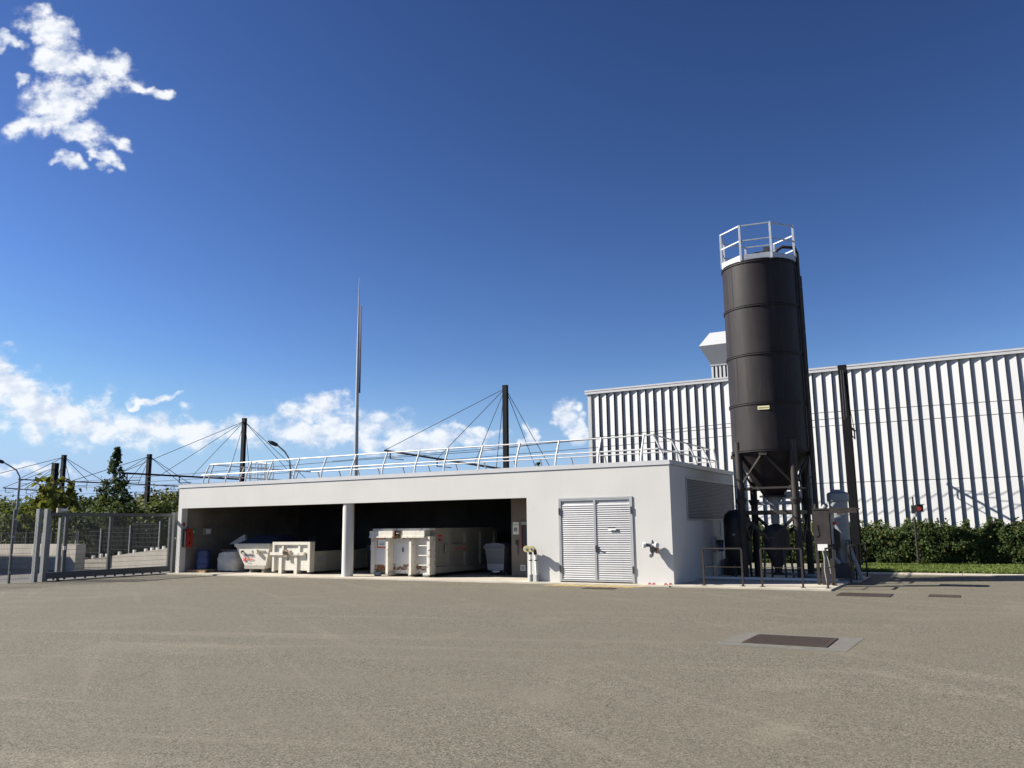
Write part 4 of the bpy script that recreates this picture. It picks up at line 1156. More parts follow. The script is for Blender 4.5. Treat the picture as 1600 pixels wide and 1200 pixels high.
for a in (0.4, 2.5, 4.6):
    part(MB().beam((-8.22 + 0.40 * math.cos(a), 31.7 + 0.40 * math.sin(a), 0.55), (-8.22 + 0.42 * math.cos(a), 31.7 + 0.42 * math.sin(a), 0.05), 0.09, 0.04), 'leg', 'black_steel', pv)
part(MB().cyl((-8.22, 31.2, 1.6), (-8.22, 31.13, 1.6), 0.05, n=14).tube([(-8.22, 31.7, 2.5), (-8.22, 31.7, 2.62), (-7.9, 31.5, 2.62)], 0.03, 8), 'fittings', 'galvanised_dull', pv)
t = thing('control_panel_box', 'small shaded electrical box with blue canister on the shelter side wall', 'box', (XR + 0.1, 31.8, 1.0))
part(MB().box(XR + 0.002, XR + 0.16, 31.4, 32.25, 1.02, 1.52), 'housing', 'louvre_grey', t)
part(MB().cyl((XR + 0.28, 31.7, 0.98), (XR + 0.28, 31.7, 1.28), 0.10, n=16), 'canister', 'blue_plastic', t)
part(MB().box(XR + 0.16, XR + 0.38, 31.6, 31.8, 1.28, 1.40), 'canister_head', 'black_steel', t)
part(MB().tube([(XR + 0.05, 31.3, 0.06), (XR + 0.05, 31.3, 1.2), (XR + 0.05, 31.42, 1.2)], 0.018, 8), 'conduit', 'galvanised_dull', t)
part(MB().tube([(XR + 0.05, 32.6, 0.06), (XR + 0.05, 32.6, 2.1)], 0.018, 8), 'conduit', 'galvanised_dull', t)
single(MB().box(XR + 0.15, XR + 0.75, 32.6, 33.5, 0.05, 0.62).box(XR + 0.12, XR + 0.78, 32.57, 33.53, 0.621, 0.66), 'floor_cabinet', 'dark_grey', 'low dark cabinet on the pad against the shaded side wall', 'cabinet', (XR + 0.45, 33, 0.05), smooth=False)
single(MB().tube([(-9.0, 29.8, 0.11), (-4.5, 29.8, 0.11)], 0.05, 12), 'floor_pipe', 'white_plastic', 'long pale pipe lying across the pad in front of silo legs', 'pipe', (-6.7, 29.8, 0.06))

# dust filter
df = thing('dust_filter', 'grey cylindrical dust filter tower with domed cap right of the silo', 'filter', (-4.55, 31.3, 0.05))
fx, fy = -4.52, 31.25
part(MB().lathe(fx, fy, [(0.30, 1.40), (0.31, 2.80)], 32), 'drum', 'filter_grey', df)
part(MB().lathe(fx, fy, [(0.35, 2.72), (0.37, 2.74), (0.37, 2.98), (0.33, 3.03), (0.24, 3.06), (0.22, 3.13), (0.02, 3.14)], 12), 'cap', 'filter_grey', df)
part(MB().lathe(fx, fy, [(0.20, 0.62), (0.22, 1.15), (0.32, 1.385), (0.33, 1.398)], 28), 'lower_hopper', 'filter_grey', df)
part(MB().box(fx - 0.30, fx + 0.32, fy - 0.30, fy + 0.30, 0.10, 0.60), 'dust_bin', 'dark_grey', df)
part(MB().tube([(fx - 0.05, fy - 0.33, 0.62), (fx - 0.20, fy - 0.42, 0.8), (fx - 0.22, fy - 0.42, 1.12)], 0.07, 10), 'blower', 'galvanised_dull', df)
part(MB().cyl((fx - 0.32, fy - 0.36, 1.18), (fx - 0.04, fy - 0.40, 1.18), 0.13, n=18), 'motor', 'dark_grey', df)
part(MB().tube([(fx + 0.24, fy - 0.20, 1.35), (fx + 0.62, fy - 0.30, 0.06)], 0.065, 12), 'slanting_pipe', 'filter_grey', df)
for dx, dy in ((-0.3, -0.28), (0.3, -0.28), (-0.3, 0.28), (0.3, 0.28)):
    part(MB().beam((fx + dx, fy + dy, 0.05), (fx + dx, fy + dy, 1.40), 0.05, 0.05), 'leg', 'dark_grey', df)
part(MB().hexa([(fx - 0.24, fy - 0.34, 1.42), (fx + 0.02, fy - 0.34, 1.60), (fx + 0.02, fy - 0.325, 1.60), (fx - 0.24, fy - 0.325, 1.42)], [(fx - 0.24, fy - 0.34, 1.86), (fx + 0.0, fy - 0.34, 1.68), (fx + 0.0, fy - 0.325, 1.68), (fx - 0.24, fy - 0.325, 1.86)]), 'bright_plate', 'white_plastic', df)
part(MB().cyl((fx - 0.50, fy - 0.15, 2.45), (fx - 0.38, fy - 0.20, 2.62), 0.09, n=12), 'lamp_head', 'galvanised_dull', df)

# control cabinet with canopy
cc = thing('control_cabinet', 'brown steel control cabinet with canopy on posts in front of dust filter', 'cabinet', (-4.6, 28.5, 0.05))
part(MB().box(-4.90, -4.40, 28.3, 28.55, 1.30, 2.40), 'back_plate', 'steel_brown', cc)
part(MB().box(-4.90, -3.58, 28.28, 29.20, 2.402, 2.45).box(-4.38, -3.56, 28.28, 28.32, 2.29, 2.40), 'canopy', 'steel_brown', cc)
part(MB().box(-4.38, -4.34, 28.35, 28.95, 1.32, 2.40), 'side_plate', 'galvanised_dull', cc)
part(MB().hexa([(-4.34, 28.6, 1.25), (-4.16, 28.6, 1.25), (-4.16, 28.64, 1.25), (-4.34, 28.64, 1.25)], [(-4.34, 28.6, 1.85), (-4.16, 28.6, 1.70), (-4.16, 28.64, 1.70), (-4.34, 28.64, 1.85)]), 'switch_plate', 'steel_brown', cc)
part(MB().box(-4.34, -4.22, 28.52, 28.60, 1.92, 2.02), 'emergency_stop', 'red_paint', cc)
part(MB().box(-4.80, -4.50, 28.22, 28.298, 1.12, 1.32), 'junction_box', 'sign_white', cc)
for x in (-4.86, -4.44):
    part(MB().beam((x, 28.42, 0.05), (x, 28.42, 1.299), 0.09, 0.09), 'post', 'steel_brown', cc)
part(MB().box(-4.76, -4.52, 28.36, 28.40, 0.06, 0.7), 'lower_plate', 'steel_brown', cc)
part(MB().tube([(-4.66, 28.24, 1.13), (-4.62, 28.22, 0.9), (-4.64, 28.24, 0.5), (-4.6, 28.3, 0.08)], 0.02, 8), 'conduit', 'louvre_grey', cc)
part(MB().tube([(-4.58, 28.25, 1.13), (-4.5, 28.22, 0.8), (-4.46, 28.24, 0.4)], 0.014, 8), 'conduit', 'louvre_grey', cc)
part(MB().tube([(-4.9, 28.26, 1.6), (-4.95, 28.2, 1.75), (-4.94, 28.22, 2.05)], 0.010, 6), 'cable_loop', 'print_brown', cc)
part(MB().tube([(-4.2, 28.65, 2.27), (-3.98, 28.65, 2.27)], 0.03, 8), 'strip_lamp', 'sign_white', cc)

# pad railings
RAILS = [((-8.15, 26.92), (-6.90, 26.92), 'black tubular railing section on pad nearest the shelter wall'),
         ((-6.30, 26.92), (-5.08, 26.92), 'black tubular railing section in front of the silo legs'),
         ((-4.36, 26.92), (-4.34, 28.15), 'black tubular railing section beside the control cabinet, at pad corner'),
         ((-4.12, 29.9), (-4.08, 31.1), 'black tubular railing section in front of the dust filter'),
         ((-4.02, 31.7), (-3.98, 33.1), 'black tubular railing section right of the dust filter, farthest back')]
for (a, b, lab) in RAILS:
    t = thing('pad_railing', lab, 'railing', ((a[0] + b[0]) / 2, (a[1] + b[1]) / 2, 0.05), 'railings around the silo pad')
    for p in (a, b):
        part(MB().beam((*p, 0.05), (*p, 1.20), 0.055, 0.055), 'post', 'steel_brown', t)
        part(MB().box(p[0] - 0.07, p[0] + 0.07, p[1] - 0.07, p[1] + 0.07, 0.05, 0.062), 'foot_plate', 'steel_brown', t)
    part(MB().beam((*a, 1.22), (*b, 1.22), 0.055, 0.045), 'top_rail', 'steel_brown', t)
    part(MB().beam((*a, 0.64), (*b, 0.64), 0.022, 0.022), 'mid_rail', 'steel_brown', t)

# ------------------------------------------------------------------ drains and markings in the yard
def drain(label, x0, x1, y0, y1, frame, nb, along='y'):
    t = thing('drain_grate', label, 'drain', ((x0 + x1) / 2, (y0 + y1) / 2, 0), 'drain grates in the yard')
    if frame:
        f0, f1, g0, g1 = frame
        part(MB().add([(f0, g0, 0.004), (f1, g0, 0.004), (f1 + 0.05, g1, 0.004), (f0 + 0.08, g1, 0.004)], [(0, 1, 2, 3)]), 'concrete_surround', 'surround_concrete', t)
    part(MB().box(x0, x1, y0, y1, -0.02, 0.006), 'pit', 'black_steel', t)
    w = (x1 - x0) / nb
    me = MB().box(0, w * 0.62, y0 + 0.02, y1 - 0.02, 0.0062, 0.016).mesh('bar', 'cast_iron', smooth=False)
    for i in range(nb):
        inst(me, 'bar', t, (x0 + (i + 0.19) * w, 0, 0))
    part(MB().box(x0 - 0.03, x0, y0 - 0.03, y1 + 0.03, 0.005, 0.018).box(x1, x1 + 0.03, y0 - 0.03, y1 + 0.03, 0.005, 0.018).box(x0, x1, y0 - 0.03, y0, 0.005, 0.018).box(x0, x1, y1, y1 + 0.03, 0.005, 0.018)
         .box(x0, x1, (y0 + y1) / 2 - 0.015, (y0 + y1) / 2 + 0.015, 0.0165, 0.0175), 'rim', 'cast_iron', t)


drain('large rusty iron drain grate in concrete surround in the foreground asphalt', -3.80, -2.49, 14.66, 15.78, (-4.22, -2.12, 14.28, 16.05), 24)
drain('wide iron drain grate in asphalt just past the silo pad corner', -3.83, -2.52, 24.95, 25.9, None, 16)
drain('small iron drain grate in asphalt farthest right', -1.56, -0.87, 25.45, 26.05, None, 8)
drain('narrow iron drain grate in front of the louvred double doors', -11.55, -10.55, 24.95, 25.3, None, 12)
structure_marks = thing('hatch_marking', 'faded yellow hatched no-parking stripes painted before the double doors', 'marking', (-12, 26, 0))
for i in range(9):
    x = -13.45 + i * 0.36
    part(MB().add([(x, 25.78, 0.004), (x + 0.17, 25.78, 0.004), (x + 0.62, 26.4, 0.004), (x + 0.45, 26.4, 0.004)], [(0, 1, 2, 3)]), 'stripe', 'yellow_paint', structure_marks, smooth=False)

# ------------------------------------------------------------------ signal light by the hedge
t = thing('signal_light', 'slim dark post with red signal lamp standing before the hedge', 'signal', (-2.88, 42.0, 0.06))
part(MB().tube([(-2.88, 42.0, 0.06), (-2.88, 42.0, 2.3)], 0.05, 10).tube([(-2.88, 42.0, 2.3), (-2.88, 42.0, 3.1)], 0.032, 8), 'post', 'steel_brown', t)
part(MB().box(-2.97, -2.79, 41.86, 42.1, 2.35, 2.72), 'bracket', 'black_steel', t)
hd = part(MB().box(-2.79, -2.48, 41.82, 42.05, 2.42, 2.74).prism([(-2.76, 2.74), (-2.40, 2.76), (-2.40, 2.74), (-2.5, 2.72)], 'y', 41.66, 41.82), 'lamp_housing', 'black_steel', t)
part(MB().cyl((-2.64, 41.819, 2.57), (-2.64, 41.80, 2.57), 0.105, n=20), 'red_lens', 'red_lens', hd)
part(MB().lathe(-2.82, 41.9, [(0.09, 2.20), (0.09, 2.345)], 14), 'collar', 'galvanised_dull', t)

# ------------------------------------------------------------------ tram catenary
def mast(x, y, h, w, label, arms, cables, cable_r=0.018):
    t = thing('catenary_mast', label, 'mast', (x, y, 0), 'black tram catenary masts')
    part(MB().beam((x, y, 0), (x, y, h), w, w * 0.75), 'post', 'mast_black', t)
    part(MB().box(x - w * 0.52, x + w * 0.52, y - w * 0.4, y + w * 0.4, h, h + 0.06), 'head', 'mast_black', t)
    part(MB().beam((x + w * 0.5 + 0.012, y, 0.1), (x + w * 0.5 + 0.012, y, h - 0.2), 0.02, w * 0.5), 'side_channel', 'mast_black', t)
    for (p, q) in arms:
        am = part(MB().tube([p, q], 0.055, 8), 'arm', 'mast_black', t)
        d = Vector(q) - Vector(p)
        for k in (0.55, 0.95):
            c = Vector(p) + d * k
            part(MB().tube([c, c - Vector((0, 0, 0.42))], 0.035, 6).tube([c - Vector((0, 0, 0.42)), c - Vector((0, 0, 0.36)) - d.normalized() * 0.9], 0.025, 6), 'insulator', 'mast_black', am)
    for (p, q) in cables:
        part(MB().tube([p, q], cable_r, 5), 'stay_cable', 'cable_black', t)
    return t


def lerp(p, q, k):
    return tuple(a + (b - a) * k for a, b in zip(p, q))


# mast behind the shelter, centre
mx, my, mh = -21.83, 38.0, 9.4
a0 = (mx, my, 4.95)
a1 = (-29.35, 37.3, 6.33)
tp = (mx, my, mh - 0.1)
mast(mx, my, mh, 0.26, 'black catenary mast with fanned stay cables behind the middle of shelter roof', [(a0, a1)],
     [(tp, a1), (tp, lerp(a0, a1, 0.55)), (tp, lerp(a0, a1, 0.25)), ((mx - 0.1, my, mh - 0.4), (mx - 0.6, my, 5.1)), (tp, (-18.6, 38.4, 3.6)), (tp, (-19.6, 38.2, 3.6))])
mx, my, mh = -43.55, 40.0, 9.45
a0 = (mx, my, 5.35)
a1 = (-43.75, 31.0, 5.35)
tp = (mx, my, mh - 0.15)
mast(mx, my, mh, 0.28, 'black catenary mast rising behind left end of the shelter roof', [(a0, a1)],
     [(tp, a1), (tp, lerp(a0, a1, 0.7)), (tp, lerp(a0, a1, 0.45)), ((mx - 0.15, my, mh - 0.5), (mx - 1.4, my, 5.4)), ((mx + 0.15, my, mh - 0.6), (mx + 0.5, my + 0.3, 5.0)), (tp, (-39.2, 42.0, 5.0)), (tp, (-38.2, 40.5, 4.4))])
mx, my, mh = -71.85, 54.0, 9.45
tp = (mx, my, mh - 0.15)
a1 = (-71.9, 46.0, 6.5)
b1 = (-72.3, 60.0, 6.5)
mast(mx, my, mh, 0.42, 'black catenary mast above the gate, right of the conical tree', [((mx, my, 6.5), a1), ((mx, my, 6.5), b1)],
     [(tp, a1), (tp, lerp((mx, my, 6.5), a1, 0.6)), (tp, lerp((mx, my, 6.5), a1, 0.3)), (tp, b1), ((mx - .1, my, mh - .5), (mx - 1.5, my, 6.6)), (tp, (-66.5, 55, 5.5))], 0.03)
mx, my, mh = -79.5, 50.0, 9.5
tp = (mx, my, mh - 0.15)
a1 = (-79.4, 45.6, 6.95)
b1 = (-79.2, 54.6, 6.95)
mast(mx, my, mh, 0.42, 'black catenary mast behind the leafy tree, right one of the near pair', [((mx, my, 6.95), a1), ((mx, my, 6.95), b1)],
     [(tp, (-84.0, 44.0, 7.0)), (tp, a1), (tp, b1), (tp, lerp((mx, my, 6.95), b1, 0.6)), ((mx - .15, my, mh - .6), (mx - 1.0, my, 6.9)), ((mx + .2, my, mh - .6), (mx + 1.3, my, 6.9))], 0.03)
mx, my, mh = -87.3, 54.0, 9.3
tp = (mx, my, mh - 0.4)
a1 = (-87.0, 48.5, 6.5)
mast(mx, my, mh, 0.62, 'thick black catenary mast behind the leafy tree, left one of the near pair', [((mx, my, 6.3), a1)],
     [(tp, a1), (tp, lerp((mx, my, 6.3), a1, 0.6)), ((mx, my, mh - 0.9), lerp((mx, my, 6.3), a1, 0.75))], 0.03)
mx, my, mh = -5.21, 40.4, 9.1
mast(mx, my, mh, 0.36, 'black catenary mast standing before white factory wall right of silo', [((mx, my, 6.45), (mx - 0.05, my + 3.0, 6.4))],
     [((mx, my, mh - 0.2), (mx - 0.05, my + 2.9, 6.45)), ((mx - 0.05, my - .2, mh - 0.2), (mx - 0.05, my - 0.25, 6.6)), ((mx + 0.05, my - .2, mh - 0.2), (mx + 0.05, my - 0.25, 6.7))])
# contact and feeder wires
WIRES = [('upper overhead tram wire strung in front of the white factory wall', [(8.41, 42.6, 7.26), (1.88, 42.6, 7.24), (-6.71, 42.6, 7.31), (-11.14, 42.6, 7.1), (-18.08, 42.6, 6.87), (-24, 38.5, 6.05), (-34.5, 37.0, 5.82), (-44, 36.5, 5.6), (-80, 46, 6.4)]),
         ('lower overhead tram wire strung in front of the white factory wall', [(8.41, 42.6, 6.69), (1.83, 42.6, 6.67), (-6.76, 42.6, 6.63), (-11.17, 42.6, 6.46), (-19.9, 42.6, 6.26), (-28, 38, 5.6), (-37, 37, 5.35), (-44, 36, 5.2), (-80, 45.6, 6.0)]),
         ('middle overhead wire ending at the mast right of silo', [(-5.25, 40.6, 6.75), (-10.6, 40.5, 6.66), (-16.68, 40.2, 6.5), (-24, 38.8, 6.2), (-34, 38.2, 6.0)]),
         ('overhead wire crossing low over the gate between far masts', [(-33.9, 44, 5.4), (-55, 46, 5.7), (-72, 47.2, 6.0), (-92, 47.5, 6.2)]),
         ('overhead wire crossing low at far left below the street lamp arm', [(-45, 47, 5.0), (-66, 48, 5.4), (-79, 46.6, 5.5), (-96, 46, 5.6)])]
for lab, pts in WIRES:
    single(MB().tube(pts, 0.016, 5), 'overhead_wire', 'cable_black', lab, 'wire', pts[0], 'overhead tram wires')

# ------------------------------------------------------------------ spire and street lamps
t = thing('spire_mast', 'tall tapering pale spire with narrow dark banner rising behind the shelter', 'mast', (-37.9, 45, 0))
part(MB().tube([(-37.9, 45, 0), (-37.9, 45, 8.0), (-37.92, 45, 15), (-37.93, 45, 19.95)], [0.17, 0.14, 0.085, 0.012], 14), 'pole', 'mast_pale', t)
part(MB().box(-37.76, -37.66, 45.0, 45.04, 11.4, 17.75), 'banner', 'banner_maroon', t)
for z in (11.6, 14.5, 17.6):
    part(MB().beam((-37.93, 45.02, z), (-37.7, 45.02, z), 0.04, 0.04), 'banner_bracket', 'mast_pale', t)


def lamp(label, pts, head, base):
    t = thing('street_lamp', label, 'street lamp', base)
    part(MB().tube([base] + pts, [0.10] + [0.075] + [0.05] * (len(pts) - 1), 10), 'pole', 'galvanised_dull', t)
    h = Vector(head)
    d = (h - Vector(pts[-1])).normalized()
    p = Vector(pts[-1])
    part(MB().tube([p, p + d * 0.12, p + d * 0.45, p + d * 0.7], [0.05, 0.12, 0.13, 0.03], 10), 'lamp_head', 'black_steel', t)


lamp('curved-arm street lamp at left edge of the picture above the ramp wall', [(-58.42, 33.66, 5.3), (-58.45, 33.65, 5.85), (-58.66, 33.52, 6.28), (-59.1, 33.27, 6.6), (-59.45, 33.07, 6.82)], (-60.1, 32.7, 7.1), (-58.43, 33.65, 0))
lamp('curved-arm street lamp peeping over the shelter roof near the ladder', [(-36.23, 37.0, 5.5), (-36.27, 36.95, 6.14), (-36.52, 36.8, 6.6), (-36.9, 36.6, 6.98)], (-37.4, 36.3, 7.25), (-36.23, 37.0, 0))

# ------------------------------------------------------------------ gate and fence at the left
GXX = -34.0


def mesh_infill(x, y0, y1, z0, z1, py=0.06, pz=0.2, r=0.004, axis='y', ox=0):
    mb = MB()
    k = y0 + py
    while k < y1 - 0.01:
        a = (x, k) if axis == 'y' else (k, x)
        mb.tube([(*a, z0), (*a, z1)], r, 3, False)
        k += py
    z = z0 + pz * 0.5
    while z < z1:
        a, b = ((x + r * 2, y0), (x + r * 2, y1)) if axis == 'y' else ((y0, x + r * 2), (y1, x + r * 2))
        mb.tube([(*a, z), (*b, z)], r * 1.5, 3, False)
        z += pz
    return mb


g = thing('sliding_gate', 'grey steel sliding gate with wire mesh infill left of the shelter', 'gate', (GXX, 24, 0))
part(MB().box(GXX - 0.05, GXX + 0.05, 20.95, 27.0, 2.66, 2.80), 'top_rail', 'gate_grey', g)
part(MB().box(GXX - 0.07, GXX + 0.07, 20.95, 27.0, 0.10, 0.36), 'bottom_rail', 'gate_grey', g)
for y, w in ((21.72, 0.14), (23.80, 0.13), (26.93, 0.14)):
    part(MB().box(GXX - 0.05, GXX + 0.05, y - w / 2, y + w / 2, 0.362, 2.658), 'stile', 'gate_grey', g)
part(mesh_infill(GXX - 0.03, 21.8, 23.73, 0.36, 2.66), 'mesh_infill', 'wire_grey', g, kind='stuff')
part(mesh_infill(GXX - 0.03, 23.87, 26.86, 0.36, 2.66), 'mesh_infill', 'wire_grey', g, kind='stuff')
part(MB().box(GXX + 0.051, GXX + 0.09, 21.62, 21.72, 1.25, 1.42), 'lock_box', 'sign_white', g)
for i in range(12):
    part(MB().box(GXX - 0.02, GXX + 0.02, 21.3 + i * 0.47, 21.38 + i * 0.47, 0.04, 0.098), 'rack_tooth', 'black_steel', g)
gp_ = thing('gate_portal', 'pair of tall pale steel guide posts with tail frame at left gate end', 'gate post', (GXX, 20.8, 0))
for y in (20.52, 20.86):
    part(MB().box(GXX - 0.11, GXX + 0.11, y - 0.075, y + 0.075, 0.0, 2.95), 'post', 'gate_pale', gp_)
part(MB().box(GXX - 0.5, GXX - 0.36, 21.15, 21.3, 0, 2.7), 'rear_post', 'gate_pale', gp_)
part(MB().box(GXX - 0.5, GXX - 0.36, 21.68, 21.82, 0, 2.6), 'rear_post', 'gate_pale', gp_)
part(MB().box(GXX - 0.08, GXX + 0.02, 21.28, 21.44, 2.81, 3.0), 'control_box', 'beige_stone', gp_)
part(MB().box(GXX - 0.3, GXX - 0.1, 21.5, 21.8, 2.86, 2.98), 'beacon', 'white_plastic', gp_)
rp = thing('gate_post', 'grey steel catch post where the gate meets the shelter wall', 'gate post', (GXX, 27.2, 0))
part(MB().box(GXX - 0.10, GXX + 0.10, 27.08, 27.26, 0, 2.86), 'post', 'gate_grey', rp)
part(MB().box(GXX - 0.10, GXX + 0.04, 27.32, 27.46, 0, 2.9), 'rear_post', 'gate_grey', rp)
part(MB().box(GXX + 0.101, GXX + 0.115, 27.13, 27.2, 1.6, 1.68), 'catch_plate', 'sign_white', rp)
single(MB().box(GXX + 0.03, GXX + 0.09, 21.0, 27.0, 0.0, 0.02), 'gate_track', 'black_steel', 'dark steel floor track along the foot of the sliding gate', 'track', (GXX + 0.06, 24, 0))
fe = thing('mesh_fence', 'grey welded mesh fence panel at the left edge beside the gate', 'fence', (-34.25, 18, 0))
for y in (14.7, 17.2, 19.66):
    part(MB().box(-34.31, -34.23, y - 0.04, y + 0.04, 0, 2.92), 'post', 'gate_grey', fe)
    for z in (0.4, 1.1, 1.8, 2.5):
        part(MB().box(-34.228, -34.21, y - 0.03, y + 0.03, z, z + 0.06), 'clip', 'galvanised', fe)
for a, b in ((14.74, 17.16), (17.24, 19.62), (19.70, 20.44)):
    part(mesh_infill(-34.2, a, b, 0.06, 2.75), 'mesh_infill', 'wire_grey', fe, kind='stuff')

# ramp walls beyond the gate
w1 = single(MB().box(-56, -41.6, 27.2, 27.75, 0, 1.36), 'ramp_wall', 'ramp_concrete', 'straight pale concrete ramp wall seen through fence at far left', 'wall', (-48, 27.5, 0), 'concrete walls beyond the gate', smooth=False)
w2 = thing('ramp_parapet', 'sloping pale concrete ramp wall with white stubs behind the gate', 'wall', (-41, 30, 0), 'concrete walls beyond the gate')
part(MB().prism([(-46.5, -0.02), (-37.9, -0.02), (-37.9, 1.10), (-45.6, 0.37), (-46.5, 0.28)], 'y', 30.0, 30.3), 'wall', 'ramp_concrete', w2)
for i, (x, hh) in enumerate(((-44.4, .26), (-43.7, .3), (-43.2, .24), (-42.1, .26), (-40.85, .24), (-39.9, .2), (-39.4, .22), (-38.95, .16), (-38.45, .2), (-38.02, .36))):
    zt = 0.37 + (x + 45.6) / 7.7 * 0.73
    part(MB().box(x - 0.065, x + 0.065, 30.06, 30.19, zt - 0.03, zt + hh * 0.7), 'stub', 'white_plastic', w2)
rf = thing('ramp_fence', 'stepped galvanised mesh fence following the ramp behind the gate', 'fence', (-44, 32, 0))
RFX = [-52.5, -49.0, -46.6, -43.9, -41.3]
for i, x in enumerate(RFX):
    part(MB().box(x - 0.03, x + 0.03, 31.97, 32.03, 0, 2.0 + 0.18 * max(0, i - 1)), 'post', 'galvanised_dull', rf)
    if i:
        zt = 1.95 + 0.18 * max(0, i - 1)
        part(mesh_infill(32.04, RFX[i - 1], x, zt - 1.5, zt, 0.12, 0.25, 0.005, 'x'), 'mesh_infill', 'wire_grey', rf, kind='stuff')
t = thing('wall_fence', 'dark green mesh fence standing behind the far left ramp wall', 'fence', (-50, 29.2, 0))
for i in range(6):
    x = -57 + i * 2.5
    part(MB().box(x - 0.03, x + 0.03, 29.17, 29.23, 0, 2.05), 'post', 'dark_grey', t)
part(mesh_infill(29.25, -57, -44.5, 0.1, 2.0, 0.12, 0.25, 0.005, 'x'), 'mesh_infill', 'dark_grey', t, kind='stuff')
single(MB().box(-62, -36, 52, 52.6, 0, 1.2), 'boundary_wall', 'beige_stone', 'low beige stone boundary wall in front of the trees behind gate', 'wall', (-50, 52, 0), smooth=False)

nb = thing('neighbour_building', 'plain low rendered building standing beyond the left picture edge', 'building', (-56, 20, 0))
part(MB().box(-64, -49.0, 14, 24.2, 0, 5.5), 'wall', 'render_white', nb)
part(MB().box(-64.1, -48.95, 13.9, 24.25, 5.5, 5.65), 'roof', 'coping_grey', nb)
for y in (16, 19, 22):
    wn = part(MB().box(-49.02, -48.98, y - 0.6, y + 0.6, 1.4, 2.6), 'window', 'coping_grey', nb)
    part(MB().box(-48.979, -48.975, y - 0.52, y + 0.52, 1.48, 2.52), 'pane', 'glass_dark', wn)
# parked car beyond the wall
cx_, cy_ = -63.5, 44.2
car = thing('parked_car', 'silver hatchback parked beyond the ramp walls, roof and windows visible', 'car', (cx_, cy_, 0), rz=math.radians(29))
prof = [(-2.05, 0.30), (2.05, 0.30), (2.1, 0.62), (2.0, 0.85), (1.15, 0.98), (0.55, 1.42), (-0.95, 1.47), (-1.75, 1.05), (-2.05, 0.9)]
part(MB().prism(prof, 'y', -0.82, 0.82), 'body', 'car_silver', car, local=True)
for s in (-1, 1):
    part(MB().prism([(1.0, 0.99), (0.52, 1.36), (-0.15, 1.40), (-0.15, 0.97)], 'y', s * 0.825, s * 0.832), 'window', 'glass_dark', car, local=True)
    part(MB().prism([(-0.22, 0.97), (-0.22, 1.40), (-0.92, 1.41), (-1.5, 1.08), (-1.5, 1.0)], 'y', s * 0.825, s * 0.832), 'window', 'glass_dark', car, local=True)
    for xx in (-1.3, 1.3):
        wl = part(MB().cyl((xx, s * 0.66, 0.31), (xx, s * 0.85, 0.31), 0.31, n=20), 'wheel', 'rubber', car, local=True)
        part(MB().cyl((xx, s * 0.851, 0.31), (xx, s * 0.86, 0.31), 0.19, n=16), 'rim', 'galvanised', wl, local=True)
    part(MB().box(1.98, 2.06, s * 0.62 - 0.14, s * 0.62 + 0.14, 0.66, 0.78), 'headlight', 'sign_white', car, local=True)
part(MB().hexa([(1.17, -0.7, 0.99), (1.19, -0.7, 0.99), (1.19, 0.7, 0.99), (1.17, 0.7, 0.99)], [(0.58, -0.62, 1.41), (0.60, -0.62, 1.42), (0.60, 0.62, 1.42), (0.58, 0.62, 1.41)]), 'windscreen', 'glass_dark', car, local=True)

# ------------------------------------------------------------------ trees
def crown_points(rs, c, rad, n_clump, per, clump_r, cone=0.0, hollow=0.45):
    """leaf centres and normals gathered in clumps through an ellipsoid (cone>0 narrows it upwards)"""
    P, N = [], []
    cl = []
    while len(cl) < n_clump:
        d = rs.normal(size=3)
        d /= np.linalg.norm(d)
        k = hollow + (1 - hollow) * rs.random() ** 0.6
        q = d * k
        if cone:
            q[2] = rs.uniform(-1, 1)
            w = max(0.06, (1 - (q[2] + 1) / 2 * cone))
            a = rs.uniform(0, 2 * math.pi)
            rr = w * math.sqrt(rs.uniform(0.1, 1))
            q[0], q[1] = rr * math.cos(a), rr * math.sin(a)
        cl.append(q * rad + c)
    for q in cl:
        m_ = int(per * rs.uniform(0.5, 1.4))
        r_ = clump_r * rs.uniform(0.6, 1.3)
        if cone:
            k_ = max(0.35, 1.1 - (q[2] - c[2] + rad[2]) / (2 * rad[2]))
            r_ *= k_
            m_ = max(8, int(m_ * k_))
        pp = rs.normal(size=(m_, 3)) * r_ * np.array([0.6, 0.6, 0.5])
        P.append(q + pp)
        N.append((q - c) / rad * 0.6 + pp / r_ * 0.5 + rs.normal(size=(m_, 3)) * 0.55 + np.array([0, 0, 0.35]))
    return np.concatenate(P), np.concatenate(N), cl


def tree(name, label, base, h, rad, zc, leaf, n_clump, per, clump_r, leaf_size, seed, cone=0.0, trunk_r=0.12, group=None, limbs=9):
    rs = np.random.default_rng(seed)
    t = thing(name, label, 'tree', base, group)
    c = np.array([0, 0, zc])
    P, N, cl = crown_points(rs, c, np.array(rad), n_clump, per, clump_r, cone)
    keep = P[:, 2] > 0.15
    P, N = P[keep], N[keep]
    me = quads('crown', P, N, rs.uniform(0.6, 1.3, len(P)) * leaf_size, leaf, 1.5, seed, 0.12)
    o = bpy.data.objects.new('crown', me)
    COL.objects.link(o)
    o.parent = t
    top = h * 0.9
    mb = MB().tube([(0, 0, 0), (0.03, 0.02, h * 0.3), (-0.02, 0.04, h * 0.6), (0.0, 0.0, top)], [trunk_r, trunk_r * 0.8, trunk_r * 0.5, trunk_r * 0.12], 8)
    for q in cl[:limbs]:
        z0 = min(max(q[2] - abs(q[0]) * 0.8 - 0.3, h * 0.15), top * 0.9)
        mb.tube([(0, 0, z0), (q[0] * 0.5, q[1] * 0.5, z0 + (q[2] - z0) * 0.65), tuple(q)], [trunk_r * 0.4, trunk_r * 0.25, trunk_r * 0.08], 5)
    part(mb, 'trunk', 'bark', t, local=True)
    return t


